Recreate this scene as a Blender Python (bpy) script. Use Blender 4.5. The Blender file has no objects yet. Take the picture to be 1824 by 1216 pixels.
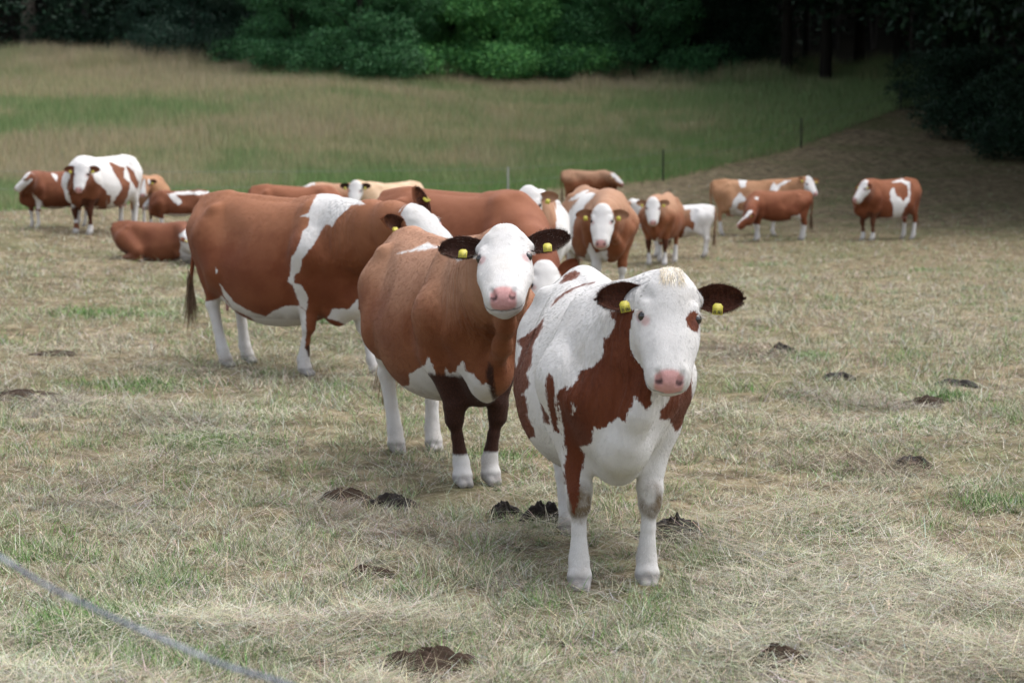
import bpy, math, random
import numpy as np
from mathutils import Vector, Matrix

# ---------------------------------------------------------------- camera, world, sun, exposure
SC = bpy.context.scene
COL = SC.collection
FPX, CX, CY, CAMH = 3500.0, 912.0, 608.0, 1.95
PITCH = math.atan(348.0 / FPX)

cam_d = bpy.data.cameras.new("camera")
cam_d.sensor_width = 36.0
cam_d.lens = FPX / 1824.0 * 36.0
cam_d.clip_start, cam_d.clip_end = 0.1, 2000.0
cam_d.dof.use_dof = True
cam_d.dof.focus_distance = 9.6
cam_d.dof.aperture_fstop = 3.6
cam = bpy.data.objects.new("camera", cam_d)
COL.objects.link(cam)
cam.location = (0, 0, CAMH)
cam.rotation_euler = (math.radians(90) - PITCH, 0, 0)
SC.camera = cam

world = bpy.data.worlds.new("World")
SC.world = world
world.use_nodes = True
wn, wl = world.node_tree.nodes, world.node_tree.links
wn.clear()
sky = wn.new("ShaderNodeTexSky")
sky.sky_type = 'NISHITA'
sky.sun_disc = False
SUN_EL, SUN_AZ = math.radians(66), math.radians(66)     # azimuth from +Y, clockwise
sky.sun_elevation = SUN_EL
sky.sun_rotation = SUN_AZ
sky.air_density, sky.dust_density, sky.ozone_density = 1.0, 4.0, 1.0
hsv = wn.new("ShaderNodeHueSaturation")
hsv.inputs['Saturation'].default_value = 0.40
bg = wn.new("ShaderNodeBackground")
bg.inputs['Strength'].default_value = 0.15
wo = wn.new("ShaderNodeOutputWorld")
wl.new(sky.outputs[0], hsv.inputs['Color'])
wl.new(hsv.outputs[0], bg.inputs[0])
wl.new(bg.outputs[0], wo.inputs[0])

sun_d = bpy.data.lights.new("sun", 'SUN')
sun_d.energy = 0.9
sun_d.angle = math.radians(75)
sun_d.color = (1.0, 0.985, 0.965)
sun = bpy.data.objects.new("sun", sun_d)
COL.objects.link(sun)
sv = Vector((math.cos(SUN_EL) * math.sin(SUN_AZ), math.cos(SUN_EL) * math.cos(SUN_AZ), math.sin(SUN_EL)))
sun.rotation_euler = sv.to_track_quat('Z', 'Y').to_euler()
sun.location = (0, 0, 30)

vs = SC.view_settings
vs.view_transform, vs.look, vs.gamma, vs.exposure = 'Standard', 'None', 1.0, 1.12
SC.cycles.max_bounces = 5
SC.cycles.diffuse_bounces = 3
SC.cycles.glossy_bounces = 2
SC.cycles.transmission_bounces = 2
SC.cycles.transparent_max_bounces = 6

# ---------------------------------------------------------------- helpers
def ray(px, py):
    c, s = math.cos(PITCH), math.sin(PITCH)
    u, v = (px - CX) / FPX, (CY - py) / FPX
    return Vector((u, c + v * s, -s + v * c))

def at(px, py, y):
    """world point of photo pixel (px, py) at distance y in front of the camera"""
    r = ray(px, py)
    return Vector((0, 0, CAMH)) + r * (y / r.y)

def softplus(t):
    return np.where(t > 20, t, np.log1p(np.exp(np.minimum(t, 20))))

def smooth01(t):
    t = np.clip(t, 0, 1)
    return t * t * (3 - 2 * t)

_rs = np.random.RandomState(7)
_tab = _rs.rand(256, 256).astype(np.float64)
def vnoise(x, y, f=1.0, o=0):
    x = np.asarray(x, float) * f + 37.7 * o; y = np.asarray(y, float) * f + 91.3 * o
    xi, yi = np.floor(x).astype(int), np.floor(y).astype(int)
    fx, fy = x - xi, y - yi
    fx, fy = fx * fx * (3 - 2 * fx), fy * fy * (3 - 2 * fy)
    g = lambda a, b: _tab[a & 255, b & 255]
    return (g(xi, yi) * (1 - fx) + g(xi + 1, yi) * fx) * (1 - fy) + (g(xi, yi + 1) * (1 - fx) + g(xi + 1, yi + 1) * fx) * fy

def fbm(x, y, f=1.0, o=0, n=3):
    a, s, t = 1.0, 0.0, 0.0
    for i in range(n):
        s = s + a * vnoise(x, y, f * 2 ** i, o + i * 3); t += a; a *= 0.5
    return s / t

def ground_z(x, y):
    x = np.asarray(x, float); y = np.asarray(y, float)
    r = smooth01((y - 17) / 22)
    tilt = np.minimum(softplus((-x - 1.0) / 1.5) * 1.5 * 0.1, 0.75)
    dip = -0.30 * r
    hill = 0.13 * 5 * softplus((y - 58) / 5)
    base = dip + r * tilt + hill
    return base + 0.05 * (fbm(x, y, 0.45, 5) - 0.5) + 0.25 * (vnoise(x, y, 0.06, 9) - 0.5) * smooth01((y - 50) / 20)

def on_ground(px, py, y0=5.0, y1=220.0):
    """walk the pixel's ray until it meets the ground"""
    r = ray(px, py)
    ys = np.linspace(y0, y1, 4000)
    k = ys / r.y
    z = CAMH + r.z * k
    g = ground_z(r.x * k, ys)
    i = int(np.argmax(z < g))
    return Vector((r.x * k[i], ys[i], float(g[i])))

def project(P):
    """world points -> photo pixels and scale (pixels per metre)"""
    c, s = math.cos(PITCH), math.sin(PITCH)
    X, Y, Z = P[:, 0], P[:, 1], P[:, 2] - CAMH
    d = Y * c - Z * s
    v = Y * s + Z * c
    return CX + FPX * X / d, CY - FPX * v / d, FPX / d

def mesh_np(name, V, F, mat, parent=None, attrs=None, smooth=True, colors=None):
    """V (n,3); F list of arrays of faces (quads or tris, uniform per array)"""
    me = bpy.data.meshes.new(name)
    if not isinstance(F, list): F = [F]
    F = [np.asarray(f, np.int32) for f in F if len(f)]
    nl = sum(f.size for f in F); nf = sum(len(f) for f in F)
    me.vertices.add(len(V)); me.vertices.foreach_set("co", np.asarray(V, np.float32).ravel())
    me.loops.add(nl); me.loops.foreach_set("vertex_index", np.concatenate([f.ravel() for f in F]))
    me.polygons.add(nf)
    tot = np.concatenate([np.full(len(f), f.shape[1], np.int32) for f in F])
    st = np.concatenate([[0], np.cumsum(tot)[:-1]]).astype(np.int32)
    me.polygons.foreach_set("loop_start", st)
    me.update(calc_edges=True)
    if smooth: me.polygons.foreach_set("use_smooth", np.ones(nf, bool))
    for k, a in (attrs or {}).items():
        at_ = me.attributes.new(k, 'FLOAT', 'POINT'); at_.data.foreach_set("value", np.asarray(a, np.float32))
    if colors is not None:
        at_ = me.attributes.new("tint", 'FLOAT_COLOR', 'POINT')
        c4 = np.ones((len(V), 4), np.float32); c4[:, :3] = colors
        at_.data.foreach_set("color", c4.ravel())
    if mat: me.materials.append(mat)
    me.validate()
    o = bpy.data.objects.new(name, me); COL.objects.link(o)
    if parent is not None: o.parent = parent
    return o

def tag(o, label=None, cat=None, group=None, kind=None):
    if label: o["label"] = label
    if cat: o["category"] = cat
    if group: o["group"] = group
    if kind: o["kind"] = kind
    return o

class NT:
    """small wrapper for building a node material"""
    def __init__(s, name, rough=0.8, spec=0.2):
        s.m = bpy.data.materials.new(name); s.m.use_nodes = True
        s.n, s.l = s.m.node_tree.nodes, s.m.node_tree.links
        s.b = s.n["Principled BSDF"]
        s.b.inputs["Roughness"].default_value = rough
        s.b.inputs["Specular IOR Level"].default_value = spec
    def new(s, t, **kw):
        nd = s.n.new(t)
        for k, v in kw.items(): setattr(nd, k, v)
        return nd
    def put(s, sock, v):
        if isinstance(v, bpy.types.NodeSocket): s.l.new(v, sock)
        elif isinstance(v, (tuple, list)) and len(v) == 3 and sock.type == 'RGBA': sock.default_value = (*v, 1)
        else: sock.default_value = v
    def attr(s, name, out="Fac"):
        return s.new("ShaderNodeAttribute", attribute_name=name).outputs[out]
    def coord(s, which="Object", scale=(1, 1, 1)):
        mp = s.new("ShaderNodeMapping"); mp.inputs["Scale"].default_value = scale
        s.l.new(s.new("ShaderNodeTexCoord").outputs[which], mp.inputs["Vector"])
        return mp.outputs[0]
    def noise(s, vec, scale, detail=3, rough=0.5):
        nd = s.new("ShaderNodeTexNoise")
        nd.inputs["Scale"].default_value = scale; nd.inputs["Detail"].default_value = detail
        nd.inputs["Roughness"].default_value = rough
        s.l.new(vec, nd.inputs["Vector"]); return nd.outputs["Fac"]
    def math(s, op, a, b=0.0, c=0.0):
        nd = s.new("ShaderNodeMath", operation=op)
        s.put(nd.inputs[0], a); s.put(nd.inputs[1], b); s.put(nd.inputs[2], c)
        return nd.outputs[0]
    def ramp(s, v, a, b, c=0.0, d=1.0):
        nd = s.new("ShaderNodeMapRange", interpolation_type='SMOOTHSTEP')
        s.put(nd.inputs["Value"], v)
        for k, x in zip(("From Min", "From Max", "To Min", "To Max"), (a, b, c, d)): nd.inputs[k].default_value = x
        return nd.outputs[0]
    def mix(s, f, a, b):
        nd = s.new("ShaderNodeMix", data_type='RGBA')
        s.put(nd.inputs["Factor"], f); s.put(nd.inputs[6], a); s.put(nd.inputs[7], b)
        return nd.outputs[2]
    def bump(s, h, strength=0.3, dist=0.01):
        nd = s.new("ShaderNodeBump"); nd.inputs["Strength"].default_value = strength; nd.inputs["Distance"].default_value = dist
        s.put(nd.inputs["Height"], h); s.l.new(nd.outputs[0], s.b.inputs["Normal"])
    def color(s, c): s.put(s.b.inputs["Base Color"], c)
# ---------------------------------------------------------------- cattle: one continuous skin grown from a distance field
def lookup(tab, t):
    tab = np.asarray(tab, float)
    xs = tab[:, 0]
    out = []
    for j in range(1, tab.shape[1]):
        ys = tab[:, j]
        m = np.gradient(ys, xs)
        i = np.clip(np.searchsorted(xs, t) - 1, 0, len(xs) - 2)
        h = xs[i + 1] - xs[i]
        u = np.clip((t - xs[i]) / h, 0, 1)
        out.append((2*u**3 - 3*u**2 + 1) * ys[i] + (u**3 - 2*u**2 + u) * h * m[i] + (-2*u**3 + 3*u**2) * ys[i+1] + (u**3 - u**2) * h * m[i+1])
    return out

class Field:
    def __init__(s, lo, hi, vox):
        s.lo, s.vox = np.array(lo, float), vox
        s.n = np.ceil((np.array(hi) - s.lo) / vox).astype(int) + 1
        s.a = np.full(s.n, 0.5, np.float32)
    def box(s, lo, hi):
        i0 = np.clip(np.floor((np.array(lo) - s.lo) / s.vox).astype(int), 0, s.n)
        i1 = np.clip(np.ceil((np.array(hi) - s.lo) / s.vox).astype(int) + 1, 0, s.n)
        sl = tuple(slice(a, b) for a, b in zip(i0, i1))
        ax = [(s.lo[k] + s.vox * np.arange(i0[k], i1[k])).astype(np.float32) for k in range(3)]
        return sl, ax[0][:, None, None], ax[1][None, :, None], ax[2][None, None, :]
    def blend(s, sl, d, k, op='u'):
        a = s.a[sl]
        if a.size == 0: return
        if op == 'u':
            h = np.maximum(k - np.abs(a - d), 0) / k
            s.a[sl] = np.minimum(a, d) - h * h * k * 0.25
        else:
            h = np.maximum(k - np.abs(a + d), 0) / k
            s.a[sl] = np.maximum(a, -d) + h * h * k * 0.25
    def cone(s, a, b, ra, rb, k=0.05, sq=(1, 1, 1), op='u'):
        a, b = np.array(a, float), np.array(b, float)
        m = max(ra, rb) / min(1, min(sq)) + k + s.vox * 2
        sl, X, Y, Z = s.box(np.minimum(a, b) - m, np.maximum(a, b) + m)
        q = np.array(sq, float); A, B = a * q, b * q
        ba = B - A; L = max(float(ba @ ba), 1e-9)
        x, y, z = X * q[0] - A[0], Y * q[1] - A[1], Z * q[2] - A[2]
        t = np.clip((x * ba[0] + y * ba[1] + z * ba[2]) / L, 0, 1)
        d = np.sqrt((x - t * ba[0])**2 + (y - t * ba[1])**2 + (z - t * ba[2])**2) - (ra + (rb - ra) * t)
        s.blend(sl, d.astype(np.float32), k, op)
    def ball(s, c, r, k=0.05, sq=(1, 1, 1), op='u'): s.cone(c, np.array(c) + 1e-4, r, r, k, sq, op)
    def mesh(s):
        a = s.a; sg = a < 0
        n = a.shape
        cs = np.zeros((n[0]-1, n[1]-1, n[2]-1), np.uint8)
        for dx in (0, 1):
            for dy in (0, 1):
                for dz in (0, 1):
                    cs += sg[dx:n[0]-1+dx, dy:n[1]-1+dy, dz:n[2]-1+dz]
        act = np.argwhere((cs > 0) & (cs < 8))
        idx = np.full(cs.shape, -1, np.int64)
        idx[act[:, 0], act[:, 1], act[:, 2]] = np.arange(len(act))
        P = np.zeros((len(act), 3)); W = np.zeros(len(act))
        cor = {}
        for dx in (0, 1):
            for dy in (0, 1):
                for dz in (0, 1):
                    cor[dx, dy, dz] = a[act[:, 0]+dx, act[:, 1]+dy, act[:, 2]+dz].astype(float)
        for c0 in cor:
            for ax in range(3):
                if c0[ax] == 0:
                    c1 = list(c0); c1[ax] = 1
                    v0, v1 = cor[c0], cor[tuple(c1)]
                    m = (v0 < 0) != (v1 < 0)
                    t = np.where(m, v0 / np.where(m, v0 - v1, 1), 0)
                    p = np.array(c0, float)[None, :].repeat(len(act), 0); p[:, ax] += t
                    P += p * m[:, None]; W += m
        V = s.lo + s.vox * (act + P / W[:, None])
        F = []
        for ax in range(3):
            i1 = [slice(None)] * 3; i0 = [slice(None)] * 3
            i0[ax] = slice(0, -1); i1[ax] = slice(1, None)
            cr = np.argwhere(sg[tuple(i0)] != sg[tuple(i1)])
            u, v = (ax + 1) % 3, (ax + 2) % 3
            cr = cr[(cr[:, u] > 0) & (cr[:, v] > 0) & (cr[:, u] < n[u]-1) & (cr[:, v] < n[v]-1)]
            q = []
            for du, dv in ((1, 1), (0, 1), (0, 0), (1, 0)):
                c = cr.copy(); c[:, u] -= du; c[:, v] -= dv
                q.append(idx[c[:, 0], c[:, 1], c[:, 2]])
            q = np.stack(q, 1)
            inside = sg[cr[:, 0], cr[:, 1], cr[:, 2]]
            q[~inside] = q[~inside][:, ::-1]
            F.append(q)
        return V, np.concatenate(F)

TORSO = [  # x, top, bottom, half width
    (-1.06, 1.25, 1.21, .01), (-1.02, 1.37, 1.02, .10), (-.96, 1.42, .90, .18), (-.86, 1.455, .78, .25), (-.70, 1.475, .68, .305), (-.50, 1.46, .60, .35),
    (-.25, 1.44, .545, .395), (.0, 1.425, .525, .41), (.22, 1.43, .55, .39), (.40, 1.455, .60, .345), (.55, 1.465, .645, .30), (.70, 1.43, .67, .26),
    (.82, 1.34, .70, .21), (.92, 1.20, .76, .15), (.98, 1.06, .88, .07), (1.0, 1.0, .96, .01)]
HEADT = [  # t, half width, front (u), back (u)
    (-.045, .01, -.06, -.10), (-.022, .048, -.018, -.14), (.02, .080, .008, -.18), (.08, .112, .016, -.23), (.15, .138, .012, -.265), (.21, .150, .006, -.285), (.27, .150, .001, -.275),
    (.33, .141, .000, -.225), (.39, .126, -.004, -.205), (.45, .113, -.008, -.202), (.50, .105, -.014, -.200), (.54, .088, -.030, -.180), (.562, .058, -.052, -.150), (.574, .01, -.085, -.11)]

def head_frame(yaw, pitch, roll):
    y, p, r = (math.radians(v) for v in (yaw, pitch, roll))
    a = np.array((math.cos(p) * math.cos(y), math.cos(p) * math.sin(y), -math.sin(p)))
    u = np.array((math.sin(p) * math.cos(y), math.sin(p) * math.sin(y), math.cos(p)))
    s = np.cross(u, a)
    u2 = u * math.cos(r) + s * math.sin(r); s2 = s * math.cos(r) - u * math.sin(r)
    return a, u2, s2

def bez(p0, p1, p2, t): return (1-t)**2 * np.array(p0) + 2*t*(1-t) * np.array(p1) + t*t * np.array(p2)

def poly_sd(poly, X, Y):
    """signed distance to a closed polygon, positive inside"""
    poly = np.asarray(poly, float)
    d2 = np.full(len(X), 1e12); inside = np.zeros(len(X), bool)
    for i in range(len(poly)):
        x0, y0 = poly[i]; x1, y1 = poly[(i + 1) % len(poly)]
        ex, ey = x1 - x0, y1 - y0
        t = np.clip(((X - x0) * ex + (Y - y0) * ey) / max(ex*ex + ey*ey, 1e-9), 0, 1)
        d2 = np.minimum(d2, (X - x0 - t*ex)**2 + (Y - y0 - t*ey)**2)
        c = ((y0 > Y) != (y1 > Y)) & (X < ex * (Y - y0) / (ey if ey else 1e-9) + x0)
        inside ^= c
    d = np.sqrt(d2)
    return np.where(inside, d, -d)

def coat_mat(name, red, red2, pale=None, dark=(.035, .017, .012), white=(.60, .585, .57), rag=1.0):
    t = NT(name, 0.68, 0.12)
    co = t.coord("Object")
    st = t.coord("Object", (1.0, 1.0, .28))
    ed = t.math('ADD', t.math('MULTIPLY', t.math('SUBTRACT', t.noise(co, 16 / rag, 5, .65), .5), .036 * rag * rag), t.math('MULTIPLY', t.math('SUBTRACT', t.noise(st, 130, 2), .5), .026))
    r = t.ramp(t.math('ADD', t.attr("red"), ed), -.005, .005)
    big = t.noise(co, 3.2, 4, .6); hair = t.noise(st, 240, 3, .7)
    rc = t.mix(t.ramp(t.math('ADD', big, t.math('MULTIPLY', hair, .25)), .45, .8), red, red2)
    rc = t.mix(t.ramp(hair, .35, .75), rc, t.mix(.30, rc, (red2[0]*1.3, red2[1]*1.25, red2[2]*1.2)))
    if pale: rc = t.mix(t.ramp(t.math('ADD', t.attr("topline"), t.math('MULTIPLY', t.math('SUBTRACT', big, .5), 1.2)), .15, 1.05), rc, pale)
    wc = t.mix(t.ramp(t.noise(co, 7, 5, .6), .45, .8, 0, .34), white, (.52, .47, .40))
    wc = t.mix(t.ramp(hair, .3, .8, 0, .10), wc, (.45, .40, .35))
    wc = t.mix(t.math('MULTIPLY', t.attr("dirt"), t.ramp(t.noise(co, 9, 4), .25, .7)), wc, (.15, .11, .07))
    c = t.mix(r, wc, rc)
    c = t.mix(t.ramp(t.math('ADD', t.attr("dark"), t.math('MULTIPLY', ed, .8)), -.012, .012), c, t.mix(t.ramp(hair, .4, .75), dark, (dark[0]*2.4, dark[1]*2.2, dark[2]*2)))
    nose = t.mix(t.noise(co, 60, 3), (.50, .25, .24), (.62, .36, .34))
    c = t.mix(t.attr("pink"), c, nose)
    c = t.mix(t.attr("black"), c, (.012, .008, .008))
    t.m["cols"] = [*red, *red2, *dark, *(pale or red2)]
    t.color(c)
    t.b.inputs["Sheen Weight"].default_value = .05
    t.b.inputs["Sheen Roughness"].default_value = .4
    h = t.math('ADD', t.math('MULTIPLY', hair, 1.0), t.math('MULTIPLY', t.attr("fold"), t.math('MULTIPLY', t.noise(t.coord("Object", (1, 1, .18)), 26, 2), 16.0)))
    t.bump(t.math('ADD', h, t.math('MULTIPLY', t.noise(co, 11, 3), 2.2)), .55, .006)
    return t.m

def flat_mat(name, col, rough=.6, spec=.3, var=.25, scale=20, bump=0):
    t = NT(name, rough, spec)
    nz = t.noise(t.coord("Object"), scale, 4)
    t.color(t.mix(nz, tuple(c * (1 - var) for c in col), tuple(min(1, c * (1 + var)) for c in col)))
    if bump: t.bump(nz, bump, .01)
    return t.m

def strands(name, roots, dirs, lens, width, bend, col, mat, parent, rng, seg=3, each=False):
    """hair: thin curved ribbons crossing in two planes"""
    n = len(roots)
    roots = np.asarray(roots); dirs = np.asarray(dirs); dirs = dirs / np.linalg.norm(dirs, axis=1, keepdims=True)
    side = np.cross(dirs, rng.randn(n, 3)); side /= np.linalg.norm(side, axis=1, keepdims=True)
    V = np.zeros((n, seg + 1, 2, 3))
    for i in range(seg + 1):
        t = i / seg
        c = roots + dirs * (lens[:, None] * t) + np.asarray(bend) * (lens[:, None] * t * t)
        w = width * (1 - .85 * t) * .5
        V[:, i, 0] = c - side * w; V[:, i, 1] = c + side * w
    base = (np.arange(n) * (seg + 1) * 2)[:, None, None]
    k = np.arange(seg)[None, :, None] * 2
    F = (base + k + np.array([0, 1, 3, 2])[None, None, :]).reshape(-1, 4)
    pickc = np.asarray(col) if each else np.asarray(col)[rng.randint(0, len(col), n)]
    C = np.repeat(pickc * ((.86 + .28 * rng.rand(n, 1)) if each else (.75 + .5 * rng.rand(n, 1))), (seg + 1) * 2, 0)
    return mesh_np(name, V.reshape(-1, 3), F, mat, parent, colors=C, smooth=False)

_t = NT("hair_strand", .6, .3); _t.color(_t.attr("tint", "Color")); HAIR = _t.m
_t = NT("eye_ball", .06, .8); _t.color((.010, .007, .006)); EYE = _t.m
TAGM = flat_mat("yellow_tag", (.42, .37, .045), .45, .4, .06)
INK = flat_mat("tag_ink", (.03, .03, .02), .6, .2, .1)

def tube(pts, rad, n=10):
    pts = [np.array(p, float) for p in pts]; V, F = [], []
    for i, p in enumerate(pts):
        d = pts[min(i+1, len(pts)-1)] - pts[max(i-1, 0)]; d /= np.linalg.norm(d)
        e = np.cross(d, (0.31, .95, .05)); e /= np.linalg.norm(e); f = np.cross(d, e)
        for j in range(n):
            w = 2 * math.pi * j / n
            V.append(p + rad[i] * (e * math.cos(w) + f * math.sin(w)))
    for i in range(len(pts) - 1):
        for j in range(n):
            F.append((i*n+j, i*n+(j+1) % n, (i+1)*n+(j+1) % n, (i+1)*n+j))
    V.append(pts[-1]); c = len(V) - 1
    for j in range(0, n, 1): F.append(((len(pts)-1)*n+j, (len(pts)-1)*n+(j+1) % n, c, c))
    return np.array(V), np.array([f for f in F if len(set(f)) == 4])

def ear_mesh(base, e, nrm, L, Wd, n=26, m=14):
    """a cupped leaf with thickness; e points to the tip, nrm out of the cup's opening"""
    e = e / np.linalg.norm(e); nrm = nrm - e * (nrm @ e); nrm /= np.linalg.norm(nrm); w = np.cross(nrm, e)
    V, isin = [], []
    for layer in (0, 1):
        for i in range(n + 1):
            t = i / n
            wid = Wd * (0.42 + 0.58 * math.sin(min(t / .5, 1) * math.pi / 2)) * (1 if t < .5 else math.sqrt(max(1e-4, 1 - ((t - .5) / .5) ** 1.75)))
            for j in range(m + 1):
                s = -1 + 2 * j / m
                cup = (.062 * s * s - .048) * (1 - .45 * t) + .02 * t * t - .03 * t * t * 0
                th = .013 * (1 - s * s * .8) * (1 - .5 * t)
                V.append(base + e * (L * t - .03) + w * (s * wid * .5) + nrm * (cup + (0 if layer == 0 else -th - .004)))
                isin.append(layer == 0)
    F = []; q = (n + 1) * (m + 1)
    for i in range(n):
        for j in range(m):
            a = i * (m + 1) + j
            F.append((a, a + 1, a + m + 2, a + m + 1)); F.append((q + a, q + a + m + 1, q + a + m + 2, q + a + 1))
        for j in (0, m):
            a = i * (m + 1) + j; f = (a, a + m + 1, q + a + m + 1, q + a)
            F.append(f if j == 0 else f[::-1])
    for j in range(m):
        a = n * (m + 1) + j; F.append((a, a + 1, q + a + 1, q + a))
    return np.array(V), np.array(F), np.array(isin)

FEET = []
DIG = {'2': ["111", "001", "111", "100", "111"], '5': ["111", "100", "111", "001", "111"], '0': ["111", "101", "101", "101", "111"],
       '6': ["111", "100", "111", "101", "111"], ' ': ["000"] * 5, '/': ["001", "001", "010", "100", "100"], '-': ["000", "000", "111", "000", "000"],
       '4': ["101", "101", "111", "001", "001"], '3': ["111", "001", "011", "001", "111"]}

def build_cow(name, label, group, pos, heading, scale=1.0, vox=.02, head=(0, 25, 0), head_at=None, coat=None, base='red',
              steps=((0, 0), (0, 0), (0, 0), (0, 0)), patches=(), white_face=True, sock=.45, belly=.0, ear='dark', tagtext=None,
              hero=False, fat=1.0, lying=False, leg_dark=(), knee_dark=.0, tail=(0, 0), calf=False, eye_patch=None, dew=1.0,
              ear_tags=(1, 1), switch=((.10, .06, .035), (.3, .2, .12)), cat='cow', fur=60000, tuft=False, hsc=1.0, reach=.84, tpr=.24, deep=0.0, socks=None, face_back=-.2, ears=(0, 0), knee_dirt=0):
    h = math.radians(heading)
    gx, gy = pos
    gz = float(ground_z(gx, gy))
    drop = -.62 if lying else 0.0
    R = np.array(((math.cos(h), -math.sin(h), 0), (math.sin(h), math.cos(h), 0), (0, 0, 1)))
    W = np.array((gx, gy, gz))
    to_local = lambda p: (R.T @ (np.array(p, float) - W)) / scale
    a, u, s = head_frame(*(head[0] - heading, head[1], head[2]))
    if head_at is not None and head_at[2] is None:                         # keep a natural neck length
        nbw = W + R @ np.array((.62, 0, 1.15 + drop)) * scale; hd_ = R @ np.array((1, 0, 0))
        best = None
        for yy in np.linspace(gy - 2.2, gy + 2.2, 441):
            p = np.array(at(head_at[0], head_at[1], yy)); e_ = abs(np.linalg.norm(p - nbw) - reach * scale) - .12 * float((p - nbw) @ hd_)
            if best is None or e_ < best[0]: best = (e_, p)
        head_at = best[1]
    O = to_local(head_at) if head_at is not None else np.array((1.28, 0, 1.62 + drop))
    hs = (.99 if not calf else 1.10) * hsc
    lo = np.minimum((-1.2, -.62, -.05), O - .50); hi = np.maximum((1.1, .62, 1.62), O + .50)
    if abs(O[0]) > 1.2: pass
    f = Field(lo, hi, vox / scale)
    dv = np.array((0, 0, drop))
    # trunk
    T = np.array(TORSO); T[:, 3] *= fat; T[:, 2] += (0.07 if calf else 0) + (1 - fat) * .12; T[:, 2] -= (.06 + deep) * smooth01((T[:, 0] + .85) / .5) * smooth01((1.02 - T[:, 0]) / .45); T[:, 1:3] += drop
    sl, X, Y, Z = f.box((-1.08, -.55, .35 + drop), (1.02, .55, 1.6 + drop))
    top, bot, hw = (v[:, None, None].astype(np.float32) for v in lookup(T, X[:, 0, 0].astype(float)))
    hw = np.maximum(hw, .005); hh = np.maximum(top - bot, .02)
    zc = bot + hh * .46
    tz = np.where(Z > zc, (Z - zc) / (top - zc), (zc - Z) / (zc - bot))
    taper = 1 - tpr * np.clip((Z - zc) / hh, 0, 1)
    r = (np.abs(Y / (hw * taper)) ** 2.25 + np.where(Z > zc, np.abs(tz) ** 1.85, np.abs(tz) ** 2.15)) ** (1 / 2.2)
    f.blend(sl, ((r - 1) * np.minimum(hw, hh * .5) * .9).astype(np.float32), .03)
    C = lambda p: np.array(p, float) + dv
    for sd in (-1, 1):
        f.ball(C((-.62, .228*sd, 1.330)), .052, .075)                       # hook bone
        f.cone(C((-.99, .085*sd, 1.30)), C((-.90, .12*sd, 1.20)), .055, .09, .10)
        f.cone(C((.52, .135*sd, 1.33)), C((.60, .225*sd, 1.02)), .08, .15, .10)   # shoulder blade
        f.cone(C((.60, .225*sd, 1.02)), C((.79, .19*sd, .95)), .13, .09, .09)
        f.cone(C((-.50, .46*sd*fat, 1.30)), C((-.24, .52*sd*fat, 1.14)), .13, .13, .19, op='s')            # hollow before the hip
        if hero:
            f.cone(C((.40, .36*sd*fat, 1.22)), C((.37, .40*sd*fat, .84)), .012, .012, .09, op='s')     # crease behind the shoulder
            f.cone(C((.70, .245*sd, 1.22)), C((.80, .235*sd, 1.00)), .010, .010, .07, op='s')           # crease before it
            for q in range(0):
                x = -.16 + q * .12
                f.cone(C((x + .08, .30*sd*fat, 1.16)), C((x - .02, .335*sd*fat, .92)), .022, .022, .08)
    f.cone(C((-.70, 0, 1.43)), C((-1.0, 0, 1.40)), .045, .045, .08)
    f.cone(C((-.66, 0, 1.43)), C((.25, 0, 1.39)), .035, .035, .06)
    f.cone(C((.30, 0, 1.39)), C((.62, 0, 1.375)), .045, .06, .09)
    # udder
    if not calf and not lying:
        f.ball((-.56, 0, .66), .155, .08)
        for sx in (-.50, -.64):
            for sd in (-1, 1): f.cone((sx, .07*sd, .55), (sx, .08*sd, .475), .020, .014, .02)
    # legs
    Lk = []
    ll = 1.0
    for i, (fx, fs) in enumerate(steps):                                     # front left, front right, hind left, hind right
        sd = 1 if i % 2 == 0 else -1
        if lying:
            if i < 2:
                f.cone(C((.62, .19*sd, .95)), (.55, .26*sd, .20), .14, .08, .08)
                f.cone((.55, .26*sd, .15), (.92, .25*sd, .10), .07, .06, .05)
                f.cone((.92, .25*sd, .09), (.62, .23*sd, .05), .05, .045, .03)
            else:
                f.cone(C((-.70, .24*sd, 1.1)), (-.35, .40*sd, .22), .20, .12, .10)
                f.cone((-.30, .40*sd, .16), (-.62, .41*sd, .09), .08, .06, .05)
                f.cone((-.62, .41*sd, .08), (-.25, .43*sd, .05), .05, .045, .03)
            continue
        if i < 2:
            sh, el = np.array((.60, .20*sd, 1.04)), np.array((.53, .205*sd, .80))
            kn = np.array((.575 + fx*.55, .175*sd + fs*.5, .435)); ft = np.array((.56 + fx*.96, .165*sd + fs, .135)); ho = np.array((.60 + fx, .165*sd + fs, .035))
            f.cone(sh, el, .165, .125, .08); f.cone(el, kn + (0, 0, .06), .108, .060, .05)
            f.cone(kn + (.008, 0, .035), kn + (.006, 0, -.035), .066, .058, .025)
            mid = kn * .5 + ft * .5
            f.cone(kn + (0, 0, -.03), mid, .041, .034, .025); f.cone(mid, ft, .034, .051, .02)
            f.ball(ft + (-.035, 0, -.01), .030, .03)
            f.cone(ft, ho + (-.02, 0, .03), .043, .062, .02)
            cow_h = ho
        else:
            hp, st = np.array((-.68, .17*sd, 1.10)), np.array((-.50, .235*sd, .84))
            hk = np.array((-.84 + fx*.6, .175*sd + fs*.5, .525)); ft = np.array((-.80 + fx*.97, .165*sd + fs, .145)); ho = np.array((-.75 + fx, .165*sd + fs, .035))
            f.cone(hp, st, .20, .15, .10); f.cone(np.array((-.90, .13*sd, 1.14)), np.array((-.80 + fx*.3, .17*sd, .76)), .13, .085, .10)
            f.cone(st, hk + (.05, 0, .10), .135, .060, .08); f.cone(np.array((-.80 + fx*.3, .17*sd, .80)), hk + (0, 0, .02), .09, .042, .06)
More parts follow.
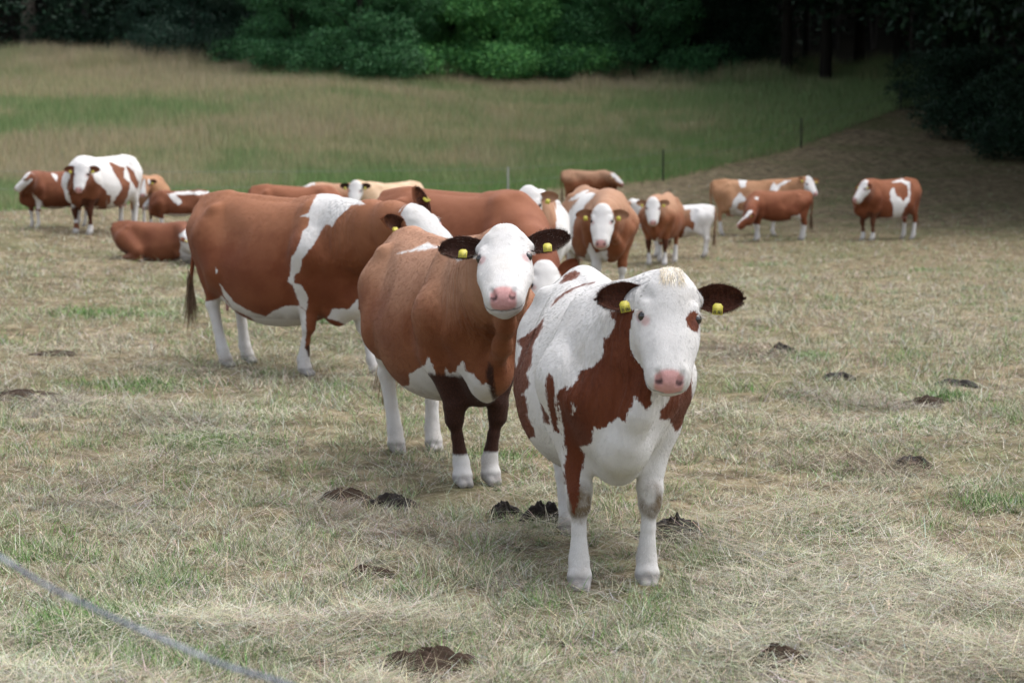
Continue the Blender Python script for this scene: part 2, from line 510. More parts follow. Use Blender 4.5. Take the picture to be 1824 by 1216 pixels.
            f.ball(hk, .056, .03); f.ball(hk + (-.035, 0, .03), .026, .03)
            mid = hk * .45 + ft * .55
            f.cone(hk, mid, .053, .042, .025); f.cone(mid, ft, .042, .051, .02)
            f.ball(ft + (-.035, 0, -.01), .030, .03)
            f.cone(ft, ho + (-.02, 0, .03), .046, .060, .02)
            cow_h = ho
        for q in (-1, 1):
            f.cone(cow_h + (-.02, .024*q, .01), cow_h + (.055, .022*q, -.02), .036, .024, .012)
        Lk.append((kn if i < 2 else hk, ft, i))
        fw = W + R @ (cow_h * scale); FEET.append((fw[0], fw[1]))
    # neck
    nb = C((.62, 0, 1.12)); al = .42
    m_top = C((.62, 0, 1.30)) * .5 + (O - .09*u + .02*a) * .5 + np.array((.06, 0, .05))
    dirx = np.array((1, 0, 0.15)) * .18
    def seg(p0, p2, r0, r2, k, n=4, sq=(1, 1, 1), bump_=0):
        p1 = (np.array(p0) + dirx + np.array(p2)) / 2 + dirx * .4
        for i in range(n):
            A, B = bez(p0, p1, p2, i/n), bez(p0, p1, p2, (i+1)/n)
            f.cone(A, B, r0 + (r2-r0)*i/n, r0 + (r2-r0)*(i+1)/n, k, sq)
    seg(C((.46, 0, 1.29)), O - .085*u + .03*a, .13, .085, .10)
    seg(C((.56, 0, 1.14)), O - .13*u + .10*a, .215, .115, .11)
    seg(C((.62, 0, .98)), O - .19*u + .16*a, .20, .085, .11)
    f.cone(C((.74, 0, .92 - deep)), C((.88, 0, .72 - deep)), .19, .095, .12)               # brisket
    f.cone(C((.88, 0, .72 - deep)), C((.68, 0, .60 - deep)), .085, .09, .10)
    if dew:
        thr = O - .25*u + .20*a
        dl = C((.95, 0, .78 - deep))
        seg(thr, dl, .034 * dew, .050 * dew, .07)
    # head
    def hp_(t, sd, uu): return O + hs * (a*t + s*sd + u*uu)
    lo2, hi2 = O - .72*hs, O + .72*hs
    sl, X, Y, Z = f.box(lo2, hi2)
    x, y, z = X - O[0], Y - O[1], Z - O[2]
    tt = ((x*a[0] + y*a[1] + z*a[2]) / hs).astype(np.float32)
    ss = ((x*s[0] + y*s[1] + z*s[2]) / hs).astype(np.float32)
    uu = ((x*u[0] + y*u[1] + z*u[2]) / hs).astype(np.float32)
    w_, fr, bk = lookup(HEADT, np.clip(tt, -.044, .571))
    w_ = np.maximum(w_, .006); c = (fr + bk) / 2; hh = np.maximum((fr - bk) / 2, .006)
    nar = 1 - .34 * np.clip((c - uu) / hh, 0, 1) ** 1.5 * smooth01((.46 - tt) / .2)
    r = (np.abs(ss / (w_ * nar)) ** 2.5 + np.abs((uu - c) / hh) ** 2.4) ** (1 / 2.45)
    d = (r - 1) * np.minimum(w_, hh)
    d = np.where((tt < -.044), np.maximum(d, 0) + (-.044 - tt), d); d = np.where(tt > .571, np.maximum(d, 0) + (tt - .571), d)
    d = d * hs
    big = d > .12
    d[big] = .2
    f.blend(sl, d.astype(np.float32), .045)
    q = hs
    f.cone(hp_(.43, 0, -.185), hp_(.515, 0, -.165), .050*q, .042*q, .03)                     # chin
    for sd in (-1, 1):
        f.cone(hp_(.27, .150*sd, .010), hp_(.42, .125*sd, .006), .022*q, .022*q, .07, op='s')    # planes beside the nasal bone
        f.ball(hp_(.115, .135*sd, .012), .022*q, .06, op='s')                                   # temple
        f.cone(hp_(.155, .118*sd, -.028), hp_(.205, .112*sd, -.038), .012*q, .011*q, .04)     # brow
        f.ball(hp_(.207, .140*sd, -.050), .022*q, .016, op='s')                             # socket
        f.cone(hp_(.183, .128*sd, -.036), hp_(.192, .140*sd, -.060), .012*q, .012*q, .010)     # lid
        f.cone(hp_(.230, .128*sd, -.058), hp_(.232, .122*sd, -.040), .009*q, .008*q, .012)
        f.cone(hp_(.072, .08*sd, -.060), hp_(.090, .135*sd, -.072), .042*q, .020*q, .06)     # ear root
        f.cone(hp_(.535, .047*sd, -.040), hp_(.505, .060*sd, -.028), .013*q, .011*q, .010, op='s')  # nostril
        f.cone(hp_(.565, .036*sd, -.052), hp_(.53, .052*sd, -.045), .009*q, .012*q, .008, op='s')
        f.cone(hp_(.44, .080*sd, -.112), hp_(.555, .052*sd, -.118), .0045*q, .0045*q, .008, op='s')     # mouth line
    f.cone(hp_(.562, .05, -.118), hp_(.562, -.05, -.118), .0045*q, .0045*q, .008, op='s')
    f.cone(hp_(.008, -.025, -.03), hp_(.008, .025, -.03), .036*q, .036*q, .04)                 # poll
    V, F = f.mesh()
    # attributes in head coordinates
    vh = (V - O) / hs
    t_, s_, u_ = vh @ a, vh @ s, vh @ u
    n = len(V)
    def head_dist(t1, s1, u1):
        w1, f1, b1 = lookup(HEADT, np.clip(t1, -.044, .571)); w1 = np.maximum(w1, .03); c1 = (f1+b1)/2; h1 = np.maximum((f1-b1)/2, .03)
        r1 = (np.abs(s1/w1)**2.5 + np.abs((u1-c1)/h1)**2.4) ** (1/2.45)
        return np.maximum((r1 - 1) * np.minimum(w1, h1), np.maximum(-.04 - t1, t1 - .60))
    rng = np.random.RandomState(abs(hash(label)) % 1000 if False else sum(map(ord, label)) % 9973)
    # ears and tail join the same mesh
    parts = [(V, F, 0)]
    for k, sd in enumerate((1, -1)):
        if ear is None: continue
        lift = ears[k]
        e = s*sd*math.cos(math.radians(lift)) + u*math.sin(math.radians(lift)) * .35 - a*math.sin(math.radians(lift)) - a * .02
        nr = u * .80 + a * .28 + s * sd * .1
        Ev, Ef, Ein = ear_mesh(hp_(.086, .138*sd, -.064), e, nr, .240*q * (1.0 if not calf else .92), .138*q)
        parts.append((Ev, Ef, 1 if k == 0 else 2, Ein))
    if not lying:
        tl = [(-1.0, 0, 1.41), (-1.06, tail[0]*.1, 1.36), (-1.085 + tail[1]*.2, tail[0]*.3, 1.15), (-1.07 + tail[1]*.6, tail[0]*.7, .88), (-1.05 + tail[1], tail[0], .66)]
        Tv, Tf = tube(tl, [.042, .036, .028, .020, .016], 8)
        parts.append((Tv, Tf, 3))
    AV = np.concatenate([p[0] for p in parts]); off = 0; AF = []; reg = []
    for p in parts:
        AF.append(p[1] + off); off += len(p[0]); reg.append(np.full(len(p[0]), p[2]))
    AF = np.concatenate(AF); reg = np.concatenate(reg)
    WV = (AV * scale) @ R.T + W
    # normals
    e1 = WV[AF[:, 1]] - WV[AF[:, 0]]; e2 = WV[AF[:, 2]] - WV[AF[:, 0]]
    fn = np.cross(e1, e2); N = np.zeros_like(WV)
    for k in range(4): np.add.at(N, AF[:, k], fn)
    camv = np.array((0, 0, CAMH)) - WV
    facing = (N * camv).sum(1) > 0
    MV = AV.copy(); headreg = np.zeros(len(AV), bool); headreg[:n] = head_dist(t_, s_, u_) < .03
    body_flip = ~facing & ~headreg
    MV[body_flip, 1] *= -1
    PX, PY, PS = project((MV * scale) @ R.T + W)
    lx, ly, lz = AV[:, 0], AV[:, 1], AV[:, 2]
    # coat field, metres, positive = coloured hair
    red = np.full(len(AV), .5 if base == 'red' else -.5)
    bz = .56 - deep + drop
    red = np.minimum(red, (lz - (bz + belly)) * 1.0 + .25 * np.clip(np.abs(lx) - .45, 0, 1) + .02)
    if not lying and (sock > 0 or socks):
        for (kk, ft, i) in Lk:
            sk = socks[i] if socks else sock
            if sk <= 0: continue
            dd = np.hypot(lx - (kk[0] + ft[0]) / 2, ly - ft[1])
            m = (lz < sk + .12) & (dd < .27) & (lz < .78) & ((np.abs(ly - ft[1]) < .13) | (lz < .4))
            red = np.where(m, lz - sk - .25*(lx - ft[0]), red)
    for i in leg_dark:
        kk, ft, _ = Lk[i]
        m = (np.hypot(lx - (kk[0] + ft[0]) / 2, ly - ft[1]) < .2) & (lz < .7) & (lz > .05)
        red = np.where(m, lz - .20, red)
    dpatch = np.full(len(AV), -.3)
    for kd, poly in patches:
        sd_ = poly_sd(poly, PX, PY) / PS
        if kd == 'r': red = np.maximum(red, sd_)
        elif kd == 'w': red = np.minimum(red, -sd_)
        elif kd == 'd': dpatch = np.maximum(dpatch, sd_)
    fc = headreg.copy()
    tv, sv_, uv = ((AV - O) / hs @ a), ((AV - O) / hs @ s), ((AV - O) / hs @ u)
    if white_face:
        fb = np.minimum(uv - face_back, .30) if white_face != 'blaze' else (.065 - np.abs(sv_)) + .2 * (tv - .3)
        if white_face != 'blaze': fb = np.minimum(fb, tv + .05)
        er = np.minimum(np.linalg.norm(AV - hp_(.086, .135, -.06), axis=1), np.linalg.norm(AV - hp_(.086, -.135, -.06), axis=1))
        mm = (headreg | ((er < .075) & (tv > -.03) & (ear == 'dark'))) & (reg == 0)
        fb = np.where((er < .08) & (ear == 'dark'), .05, fb)
        red = np.where(mm, np.where(fb > 0, -np.maximum(fb, .0), np.minimum(red, -fb)), red)
    if hero is not False and eye_patch:
        sdp = .036 - np.hypot((tv - .232) / 1.35, sv_ - eye_patch * .108)
        red = np.where(mm, np.maximum(red, sdp), red); 
    isear = (reg == 1) | (reg == 2)
    dark = np.full(len(AV), -.3)
    if ear == 'dark': dark[isear] = .2
    if ear == 'rim': dark[n:][np.concatenate([p[3] for p in parts if len(p) == 4] + [np.zeros(len(AV) - n - sum(len(p[0]) for p in parts if len(p) == 4), bool)])] = .2
    
    red[isear] = .3
    red[reg == 3] = .3
    for (kk, ft, i) in Lk:
        dd = np.hypot(lx - kk[0], ly - kk[1])
        if i in leg_dark:
            m = (np.hypot(lx - (kk[0]+ft[0])/2, ly - ft[1]) < .2) & (lz < .75) & (lz > .08)
            dark = np.where(m, np.minimum((.68 - lz) * .6, (lz - .19)), dark)
        elif knee_dark and i < 2:
            sdk = knee_dark - np.sqrt(dd**2 + ((lz - kk[2] + .02) * .7)**2)
            dark = np.maximum(dark, sdk)
    dark = np.maximum(dark, dpatch)
    dirt = np.zeros(len(AV))
    dirt += smooth01((.30 - lz) / .30) * .55
    for (kk, ft, i) in Lk:
        if i < 2 and knee_dirt: dirt = np.maximum(dirt, 1.25 * knee_dirt * smooth01((.088 - np.hypot(np.hypot(lx - kk[0] - .05, ly - kk[1]), (lz - kk[2] + .02) * .65)) / .045))
    dirt = np.maximum(dirt, .45 * smooth01((bz + .10 - lz) / .12) * (np.abs(lx) < .5) * (lz > .45 + drop))
    pink = np.zeros(len(AV)); black = np.zeros(len(AV))
    hr = headreg & (reg == 0)
    pk = smooth01((tv - .486 - 3.5 * sv_**2) / .022) * smooth01((uv + .122 - 2.0 * sv_**2) / .014) * smooth01((.076 - .35 * np.maximum(0, -.085 - uv) - np.abs(sv_)) / .016)
    pink = np.where(hr, pk, 0)
    for sd in (-1, 1):
        de = np.sqrt((tv - .207)**2 + (sv_ - .134*sd)**2 + (uv + .050)**2)
        pink = np.maximum(pink, np.where(hr, smooth01((.036 - de) / .012) * .5, 0))
        pink = np.maximum(pink, np.where(hr, smooth01((.034 - np.sqrt((tv - .240)**2 + (sv_ - .118*sd)**2 + (uv + .03)**2)) / .02) * .6, 0))
        dn = np.sqrt((tv - .545)**2 + (sv_ - .048*sd)**2 + (uv + .045)**2)
        black = np.maximum(black, np.where(hr, smooth01((.024 - dn) / .010) * .85, 0))
    ml = np.where(hr, smooth01((.008 - np.abs(uv + .118)) / .006) * smooth01((tv - .44) / .03) * .55, 0)
    black = np.maximum(black, ml)
    if eye_patch: pink = np.where(hr & (red > -.012) & (tv < .35), pink * .15, pink)
    if not calf and not lying:
        for tx in (-.50, -.64):
            for sd in (-1, 1): pink = np.maximum(pink, .9 * smooth01((.075 - np.sqrt((lx - tx)**2 + (ly - .07*sd)**2 + ((lz - .51) * .7)**2)) / .03) * (lz < .60))
    hoof = smooth01((.075 - lz) / .02) * (0.55 if not lying else 0)
    black = np.maximum(black, hoof * .8)
    fold = smooth01(1 - np.abs(lx - .95) / .35) * smooth01((lz - .80) / .25) * (hr == False) if hero else np.zeros(len(AV))
    # smooth shading seam-free; object origin at the animal's base
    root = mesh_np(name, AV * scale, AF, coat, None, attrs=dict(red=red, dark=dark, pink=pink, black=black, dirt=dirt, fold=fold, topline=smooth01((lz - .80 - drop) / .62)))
    root.location = (gx, gy, gz); root.rotation_euler = (0, 0, h)
    tag(root, label, cat, group)
    # eyes
    for sd in (1, -1):
        c = hp_(.207, .1235*sd, -.049)
        th = np.linspace(0, math.pi, 13); ph = np.linspace(0, 2*math.pi, 21)[:-1]
        Vs = np.array([[math.sin(i)*math.cos(j), math.sin(i)*math.sin(j), math.cos(i)] for i in th for j in ph]) * .0268*q + c
        Fs = np.array([(i*20+j, i*20+(j+1) % 20, (i+1)*20+(j+1) % 20, (i+1)*20+j) for i in range(12) for j in range(20)])
        mesh_np("eye", Vs * scale, Fs[:, ::-1], EYE, root)
    # ear tags
    for k, sd in enumerate((1, -1)):
        if not ear_tags[k] or ear is None: continue
        lift = ears[k]
        e = s*sd*math.cos(math.radians(lift)) - a*math.sin(math.radians(lift)); e /= np.linalg.norm(e)
        nr = u * .80 + a * .28; nr -= e * (nr @ e); nr /= np.linalg.norm(nr)
        dn = -np.cross(nr, e) * sd; 
        if dn @ a < 0: dn = -dn
        c = hp_(.086, .138*sd, -.064) + e*.085*q + dn*(.052 if hero else .055) + nr*.03
        rt = e * sd            # animal's left
        w2, h2, th = .024, .027, .003
        ti = rng.randn() * .16; rt, dn = rt * math.cos(ti) + dn * math.sin(ti), dn * math.cos(ti) - rt * math.sin(ti)
        if not hero: w2, h2 = .026, .030
        prof = [(-.55, 1.0), (.55, 1.0), (1, .55), (1, -1), (-1, -1), (-1, .55)]
        Vt = [c + rt*(w2*x) - dn*(h2*y) + nr*(z_) for z_ in (.0, th) for (x, y) in prof]
        Ft = [(6, 7, 8, 9), (6, 9, 10, 11), (0, 3, 2, 1), (0, 5, 4, 3)] + [(i, (i+1) % 6, 6+(i+1) % 6, 6+i) for i in range(6)]
        Vt = np.array(Vt); Ft = np.array(Ft)
        tg = mesh_np("ear_tag", Vt * scale, Ft, TAGM, root, smooth=False)
        if hero and tagtext:
            rows = [tagtext[k][0], tagtext[k][1]]
            bv, bf = [], []
            for ri, (txt, sy, szz) in enumerate(((rows[0], -.12, .30), (rows[1], .28, .56))):
                m = len(txt); cw = 1.7 / m
                for ci, ch in enumerate(txt):
                    for gy_, row in enumerate(DIG[ch]):
                        for gx_, b in enumerate(row):
                            if b == '1':
                                x0 = -.85 + cw*(ci + .12 + gx_*.26); x1 = x0 + cw*.26
                                y0 = sy + szz*gy_/5; y1 = y0 + szz/5
                                bi = len(bv)
                                for (xx, yy) in ((x0, y0), (x1, y0), (x1, y1), (x0, y1)):
                                    bv.append(c + rt*(w2*xx) + dn*(h2*yy) + nr*(th + .0012))
                                bf.append((bi, bi+3, bi+2, bi+1))
            mesh_np("number", np.array(bv) * scale, np.array(bf), INK, tg, smooth=False)
    # tail switch
    if not lying:
        end = np.array(tl[-1]); nn = 260 if hero else 90
        rr = rng.randn(nn, 3) * (.010, .010, .05) + end + (0, 0, .03)
        dr = rng.randn(nn, 3) * (.10, .10, .02) + (0, 0, -1)
        strands("tail_switch", rr * scale, dr, (.20 + .25*rng.rand(nn)) * scale, .006 if hero else .016, (0, 0, 0), np.array(switch), HAIR, root, rng)
    if hero:
        # poll tuft, ear fringe and short coat hair that breaks up the outline
        Nl = (N @ R); Nl = Nl / (np.linalg.norm(Nl, axis=1, keepdims=True) + 1e-9)
        cand = np.where((reg == 0) & (np.abs(sv_) < .046) & (tv < .055) & (uv > -.035) & (tv > -.05))[0]
        nt_ = 1500 if tuft else 60
        ii = rng.choice(cand, nt_); rr = AV[ii] + rng.randn(nt_, 3) * .004
        dr = np.outer(np.ones(nt_), a) * .8 + u * .10 + np.outer(sv_[ii] * 8 + rng.randn(nt_) * .3, s) + rng.randn(nt_, 3) * .15
        strands("forelock", rr * scale, dr, (.018 + .028*rng.rand(nt_)) * scale, .0024, a * .3 - u * .45, np.array([(.88, .80, .66), (.78, .68, .52), (.92, .87, .78)]) if tuft else np.array([(.70, .66, .60), (.74, .72, .68)]), HAIR, root, rng)
        # short coat hair lying on the skin
        nh = int(fur)
        cand = np.where((reg == 0) & (pink < .2) & (black < .2) & (lz > .10))[0]
        ii = cand[rng.randint(0, len(cand), nh)]
        rr = AV[ii] + rng.randn(nh, 3) * .006; nl = Nl[ii]
        rr = rr - nl * (((rr - AV[ii]) * nl).sum(1))[:, None]
        flow = np.tile(np.array((-.75, 0, -.65)), (nh, 1))
        hm = headreg[ii]
        flow[hm] = a * np.clip((tv[ii][hm] - .10) * 9, -1, 1)[:, None] + np.outer(sv_[ii][hm] * 5, s)
        flow += rng.randn(nh, 3) * .20
        flow -= nl * (flow * nl).sum(1)[:, None]
        flow /= np.linalg.norm(flow, axis=1, keepdims=True) + 1e-6
        dr = flow + nl * .13
        rf, df, gf = red[ii], dark[ii], dirt[ii]
        bc = coat["cols"]
        mixr = rng.rand(nh, 1)
        rcol = np.array(bc[0:3]) * (1 - mixr) + np.array(bc[3:6]) * mixr
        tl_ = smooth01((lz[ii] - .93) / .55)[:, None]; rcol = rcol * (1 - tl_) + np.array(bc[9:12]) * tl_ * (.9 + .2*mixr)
        cc_ = np.where((rf > 0)[:, None], rcol, np.array((.60, .585, .57)) * (.85 + .3*mixr))
        cc_ = np.where(((gf > .35) & (rf <= 0) & (rng.rand(nh) < gf * .5))[:, None], np.array((.33, .28, .21)), cc_)
        cc_ = np.where((df > 0)[:, None], np.array(bc[6:9]) * (1 + mixr), cc_)
        L_ = (.009 + .012 * rng.rand(nh)) * scale
        keep = np.abs(rf) > .006
        cc_, rr, dr, L_ = cc_[keep], rr[keep], dr[keep], L_[keep]
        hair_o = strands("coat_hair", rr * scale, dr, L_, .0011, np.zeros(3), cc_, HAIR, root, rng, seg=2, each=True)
        for k, sd in enumerate((1, -1)):
            Ev, Ef, _, Ein = parts[1 + k]
            nn = 6000; ids = rng.randint(0, len(Ev), nn)
            cn = Ev.mean(0); rr = Ev[ids]
            lift = ears[k]
            e = s*sd*math.cos(math.radians(lift)) - a*math.sin(math.radians(lift))
            out = rr - cn - np.outer((rr - cn) @ e, e)
            nr = u * .80 + a * .28
            dr = out / (np.linalg.norm(out, axis=1, keepdims=True) + 1e-4) * .5 + e * .55 + rng.randn(nn, 3) * .25 + np.outer(np.where(Ein[ids], .5, -.3), nr)
            cols = np.array([(.030, .012, .008), (.055, .020, .012), (.10, .04, .02), (.030, .012, .008), (.04, .016, .01), (.055, .020, .012), (.035, .014, .009)] + ([(.30, .24, .20)] if leg_dark else [(.12, .045, .022), (.09, .034, .018), (.14, .055, .028)])) if ear == 'dark' else np.array([(.25, .09, .04), (.35, .14, .07)])
            strands("ear_hair", rr * scale, dr, (.007 + .011*rng.rand(nn)) * scale, .0016, e * .15, cols, HAIR, root, rng)
        for sd in (1, -1):
            nn = 14
            c = hp_(.184, .143*sd, -.048)
            rr = c + np.outer(rng.rand(nn) - .5, a) * .034
            dr = np.outer(np.ones(nn), s * sd + u * .45 + a * .25) + rng.randn(nn, 3) * .16
            strands("eyelash", rr * scale, dr, (.022 + .010*rng.rand(nn)) * scale, .0016, a * .15, np.array([(.8, .77, .72)]), HAIR, root, rng)
    return root
# ---------------------------------------------------------------- the herd
def ZZ(x0, y0, k, pts): return [(x0 + x / k, y0 + y / k) for x, y in pts]
RED, RED2 = (.205, .062, .026), (.27, .092, .042)
BRN, BRN2 = (.150, .047, .019), (.21, .080, .036)
m_front = coat_mat("coat_white_red", (.090, .024, .011), (.130, .038, .017), dark=(.042, .014, .008))
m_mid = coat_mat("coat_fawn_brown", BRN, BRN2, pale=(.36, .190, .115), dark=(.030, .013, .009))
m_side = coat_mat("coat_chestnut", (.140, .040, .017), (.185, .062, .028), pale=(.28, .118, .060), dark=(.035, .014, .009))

ZA = lambda p: ZZ(850, 440, 1.87, p)
pA = [('r', ZA([(440,215),(460,265),(425,310),(415,370),(380,400),(345,410),(330,445),(300,475),(292,460),(262,490),(262,520),(280,590),(285,650),(293,700),(288,760),(305,830),(318,890),(330,875),(340,800),(345,760),(358,690),(345,665),(380,655),(390,600),(400,610),(440,590),(470,565),(495,585),(500,560),(520,530),(527,495),(560,545),(583,520),(580,480),(560,430),(560,300),(560,200)])),
      ('r', ZA([(612,545),(640,510),(650,460),(670,380),(715,360),(716,520),(700,570),(660,620),(650,590),(640,575),(612,570)])),
      ('r', ZA([(222,236),(220,265),(185,330),(180,390),(165,420),(175,455),(152,490),(165,500),(165,560),(190,605),(190,630),(165,640),(180,672),(140,660),(60,600),(40,530),(50,440),(90,360),(105,400),(122,370),(130,400),(150,340),(133,310),(175,285),(200,262)])),
      ('r', ZA([(240,420),(250,430),(258,470),(265,560),(275,620),(255,610),(240,550),(230,500),(228,450)])),
      ('r', ZA([(213,525),(240,560),(243,592),(222,582)])),
      ('r', ZA([(245,200),(262,170),(300,142),(350,122),(392,118),(340,134),(290,160),(262,184)])),
      ('r', ZA([(270,125),(290,95),(325,78),(343,85),(330,105),(300,115)])),
      ('w', ZA([(258,500),(268,520),(275,600),(290,700),(296,690),(284,590),(270,510)])),
      ('w', ZA([(315,520),(328,535),(318,560)]))]
ZB = lambda p: ZZ(630, 370, 2.3375, p)
pB = [('w', ZB([(382,670),(400,690),(425,685),(432,665),(455,635),(470,680),(500,690),(520,720),(530,745),(550,730),(580,750),(592,800),(590,850),(540,880),(470,860),(430,815),(400,790),(388,760),(380,720)])),
      ('w', ZB([(235,690),(300,650),(310,620),(330,660),(350,730),(375,800),(370,860),(200,820),(125,715),(160,730),(205,745),(235,735),(230,700)])),
      ('w', ZB([(250,170),(310,142),(330,155),(372,160),(300,174),(180,192)])),
      ('w', ZB([(425,210),(460,203),(470,206),(430,222)])),
      ('w', ZB([(105,730),(205,765),(355,800),(355,1080),(100,1080)])),
      ('d', ZB([(560,640),(580,660),(590,760),(600,800),(580,800),(560,740),(550,690)]))]
ZC = lambda p: ZZ(320, 320, 3.2, p)
pC = [('w', ZC([(690,210),(735,190),(745,160),(780,90),(820,70),(900,80),(1000,100),(1060,140),(980,145),(930,190),(890,230),(865,270),(850,250),(820,265),(800,300),(780,350),(740,400),(700,450),(685,520),(650,550),(655,590),(690,600),(720,640),(730,680),(722,750),(690,720),(660,650),(640,600),(615,580),(630,530),(635,450),(665,400),(690,350),(700,300),(735,260),(740,215)])),
      ('w', ZC([(490,780),(540,745),(600,720),(680,720),(720,750),(720,820),(560,850),(440,820),(400,785),(300,735),(250,655),(230,595),(270,645),(320,705),(400,750)])),
      ('w', ZC([(840,790),(870,740),(900,735),(960,740),(1000,700),(1015,670),(1020,740),(1050,735),(1090,790),(1090,890),(990,890),(940,820),(880,800)])),
      ('w', ZC([(640,760),(712,760),(722,870),(712,960),(748,1000),(748,1200),(600,1200),(610,960)])),
      ('w', ZC([(970,850),(1110,850),(1130,1200),(960,1200)])),
      ('w', ZC([(195,680),(240,690),(245,740),(310,790),(420,1100),(120,1100),(170,830),(215,800),(205,740)])),
      ('w', ZC([(205,495),(218,520),(210,535)])),
      ('d', ZC([(716,950),(760,935),(800,950),(790,1000),(735,1010)]))]

def P3(px, py, y): return tuple(at(px, py, y))
WHICH = 'ABC'
GH = "cows of the grazing herd"
HT = (("-- --", "25 062"), ("-- --", "25 062"))
HU = (("-- --", "// -/"), ("-- -/", "/- //"))
if 'A' in WHICH:
    build_cow("cow", "white cow with large red brown patches and dark ears standing nearest in front", GH, (.415, 9.2), -85, .905, .0085,
              head=(-95, 56, 6), head_at=P3(1196, 489, 8.3), coat=m_front, base='white', patches=pA, sock=0, hero=True, knee_dirt=1.0, eye_patch=1,
              tagtext=HT, ears=(2, -9), steps=((.05, -.01), (.08, -.02), (-.10, -.18), (.10, .08)), tail=(.1, .0), dew=1.4, belly=-.3, tpr=.30, fat=1.07, tuft=True, fur=80000)
if 'B' in WHICH:
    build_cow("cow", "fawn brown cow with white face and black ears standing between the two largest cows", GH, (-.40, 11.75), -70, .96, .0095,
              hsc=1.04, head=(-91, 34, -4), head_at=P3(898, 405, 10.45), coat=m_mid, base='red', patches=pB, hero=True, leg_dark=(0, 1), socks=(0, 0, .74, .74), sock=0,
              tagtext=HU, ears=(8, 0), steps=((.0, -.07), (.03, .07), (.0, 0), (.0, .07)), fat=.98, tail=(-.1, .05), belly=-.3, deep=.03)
if 'C' in WHICH:
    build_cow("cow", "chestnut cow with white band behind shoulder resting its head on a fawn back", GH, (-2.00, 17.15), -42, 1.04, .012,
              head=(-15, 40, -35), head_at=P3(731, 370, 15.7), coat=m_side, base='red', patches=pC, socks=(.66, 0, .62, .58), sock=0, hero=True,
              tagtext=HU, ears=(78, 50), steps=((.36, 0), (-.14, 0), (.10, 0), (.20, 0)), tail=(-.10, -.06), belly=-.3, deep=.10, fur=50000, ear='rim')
# the rest of the herd, further back
def feet(px, py): 
    p = on_ground(px, py); return (p.x, p.y)
m_red = coat_mat("coat_red", (.125, .042, .021), (.18, .068, .034), dark=(.05, .018, .010), rag=1.7)
m_tan = coat_mat("coat_tan", (.27, .135, .068), (.37, .205, .115), dark=(.06, .025, .014), rag=1.7)
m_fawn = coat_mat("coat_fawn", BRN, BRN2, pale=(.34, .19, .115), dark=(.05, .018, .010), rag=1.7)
m_cream = coat_mat("coat_cream", (.44, .30, .19), (.53, .385, .265), dark=(.035, .017, .012), rag=1.7)
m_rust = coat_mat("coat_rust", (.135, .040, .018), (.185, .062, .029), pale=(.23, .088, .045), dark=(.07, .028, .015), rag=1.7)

def cow(label, foot, top, heading, head, head_at, coat, base='red', cat='cow', k=1.0, grp=GH, **kw):
    x, y = foot
    hpx = kw.pop('height')
    sc = hpx * y / FPX / 1.47
    kw.setdefault('vox', .02 if y < 30 else .024)
    return build_cow("calf" if kw.get('calf') else "cow", label, grp, (x, y), heading, sc, head=head,
                     head_at=(head_at[0], head_at[1], None) if head_at else None, coat=coat, base=base, cat=cat, **kw)

# big rust cow behind, its lowered head between the two nearest cows
build_cow("cow", "rust brown cow behind the fawn one, lowering its white forehead between two nearest cows", GH, (-.46, 19.6), -36, 1.04, .014,
          head=(-80, 55, 0), head_at=P3(970, 468, 18.2), coat=m_rust, base='red', sock=.3, ear='red', ears=(35, 35), belly=.02, face_back=-.10, hero=False)
cow("white faced cow with brown ears looking over the back of the rust brown cow", (.30, 23.4), 0, -94, (-93, 58, 3), (942, 334, 22.3), m_fawn, base='white', height=215, fat=.86,
    patches=[('r', [(930,360),(990,350),(992,420),(960,420),(930,400)])], ear='red', vox=.016, ears=(0, 0))
cow("fawn and white cow with white saddle stripe facing the camera beside grazing bunch", (1.18, 27.0), 0, -77, (-97, 58, 0), (1073, 366, 25.7), m_fawn, base='red', height=194,
    patches=[('w', [(1012,380),(1030,355),(1045,342),(1062,345),(1045,362),(1030,380),(1022,400),(1018,430),(1028,470),(1010,470),(1008,420)]), ('w', [(1036,340),(1050,338),(1040,352),(1008,360)]),
             ('w', [(1050,430),(1062,450),(1082,445),(1082,500),(1060,495),(1040,470)])], ear='red', vox=.016, ears=(-8, -8), sock=.42)
cow("small tan cow with white face and dark knees facing the camera on the right", feet(1178, 470), 0, -104, (-92, 62, 0), (1163, 353, 35.0), m_fawn, base='red', height=124,
    patches=[('w', [(1148,424),(1160,440),(1172,424),(1175,450),(1146,450)])], ear='red', knee_dark=.11, sock=.36, ears=(0, 0))
cow("white calf with red patches standing behind the small tan cow", feet(1206, 458), 0, 165, (160, 30, 0), None, m_fawn, base='white', height=93, calf=True, cat='calf',
    patches=[('r', [(1205,372),(1230,374),(1230,392),(1240,398),(1234,410),(1222,402),(1214,425),(1200,430)])], sock=0, ear='red')
cow("brown calf alone by the fence looking right", feet(1050, 374), 0, -12, (-40, 35, 0), (1092, 309, 56.2), m_fawn, base='red', height=70, calf=True, cat='calf', ear='red', sock=.2, white_face=True, face_back=-.05, fat=.9, ears=(-25, -25))
cow("tan and white cow nursing a calf, its head turned to camera", feet(1338, 420), 0, -6, (-58, 50, 0), (1440, 315, 44.5), m_tan, base='red', height=99,
    patches=[('w', [(1312,315),(1330,320),(1328,334),(1320,334)]), ('w', [(1306,358),(1318,342),(1326,350),(1330,358),(1316,362),(1308,375),(1302,372)]),
             ('w', [(1370,338),(1378,324),(1384,330),(1398,322),(1408,322),(1390,332),(1385,341)]), ('w', [(1300,370),(1325,375),(1322,405),(1305,405)])], ear='red', sock=.38, ears=(0, 25))
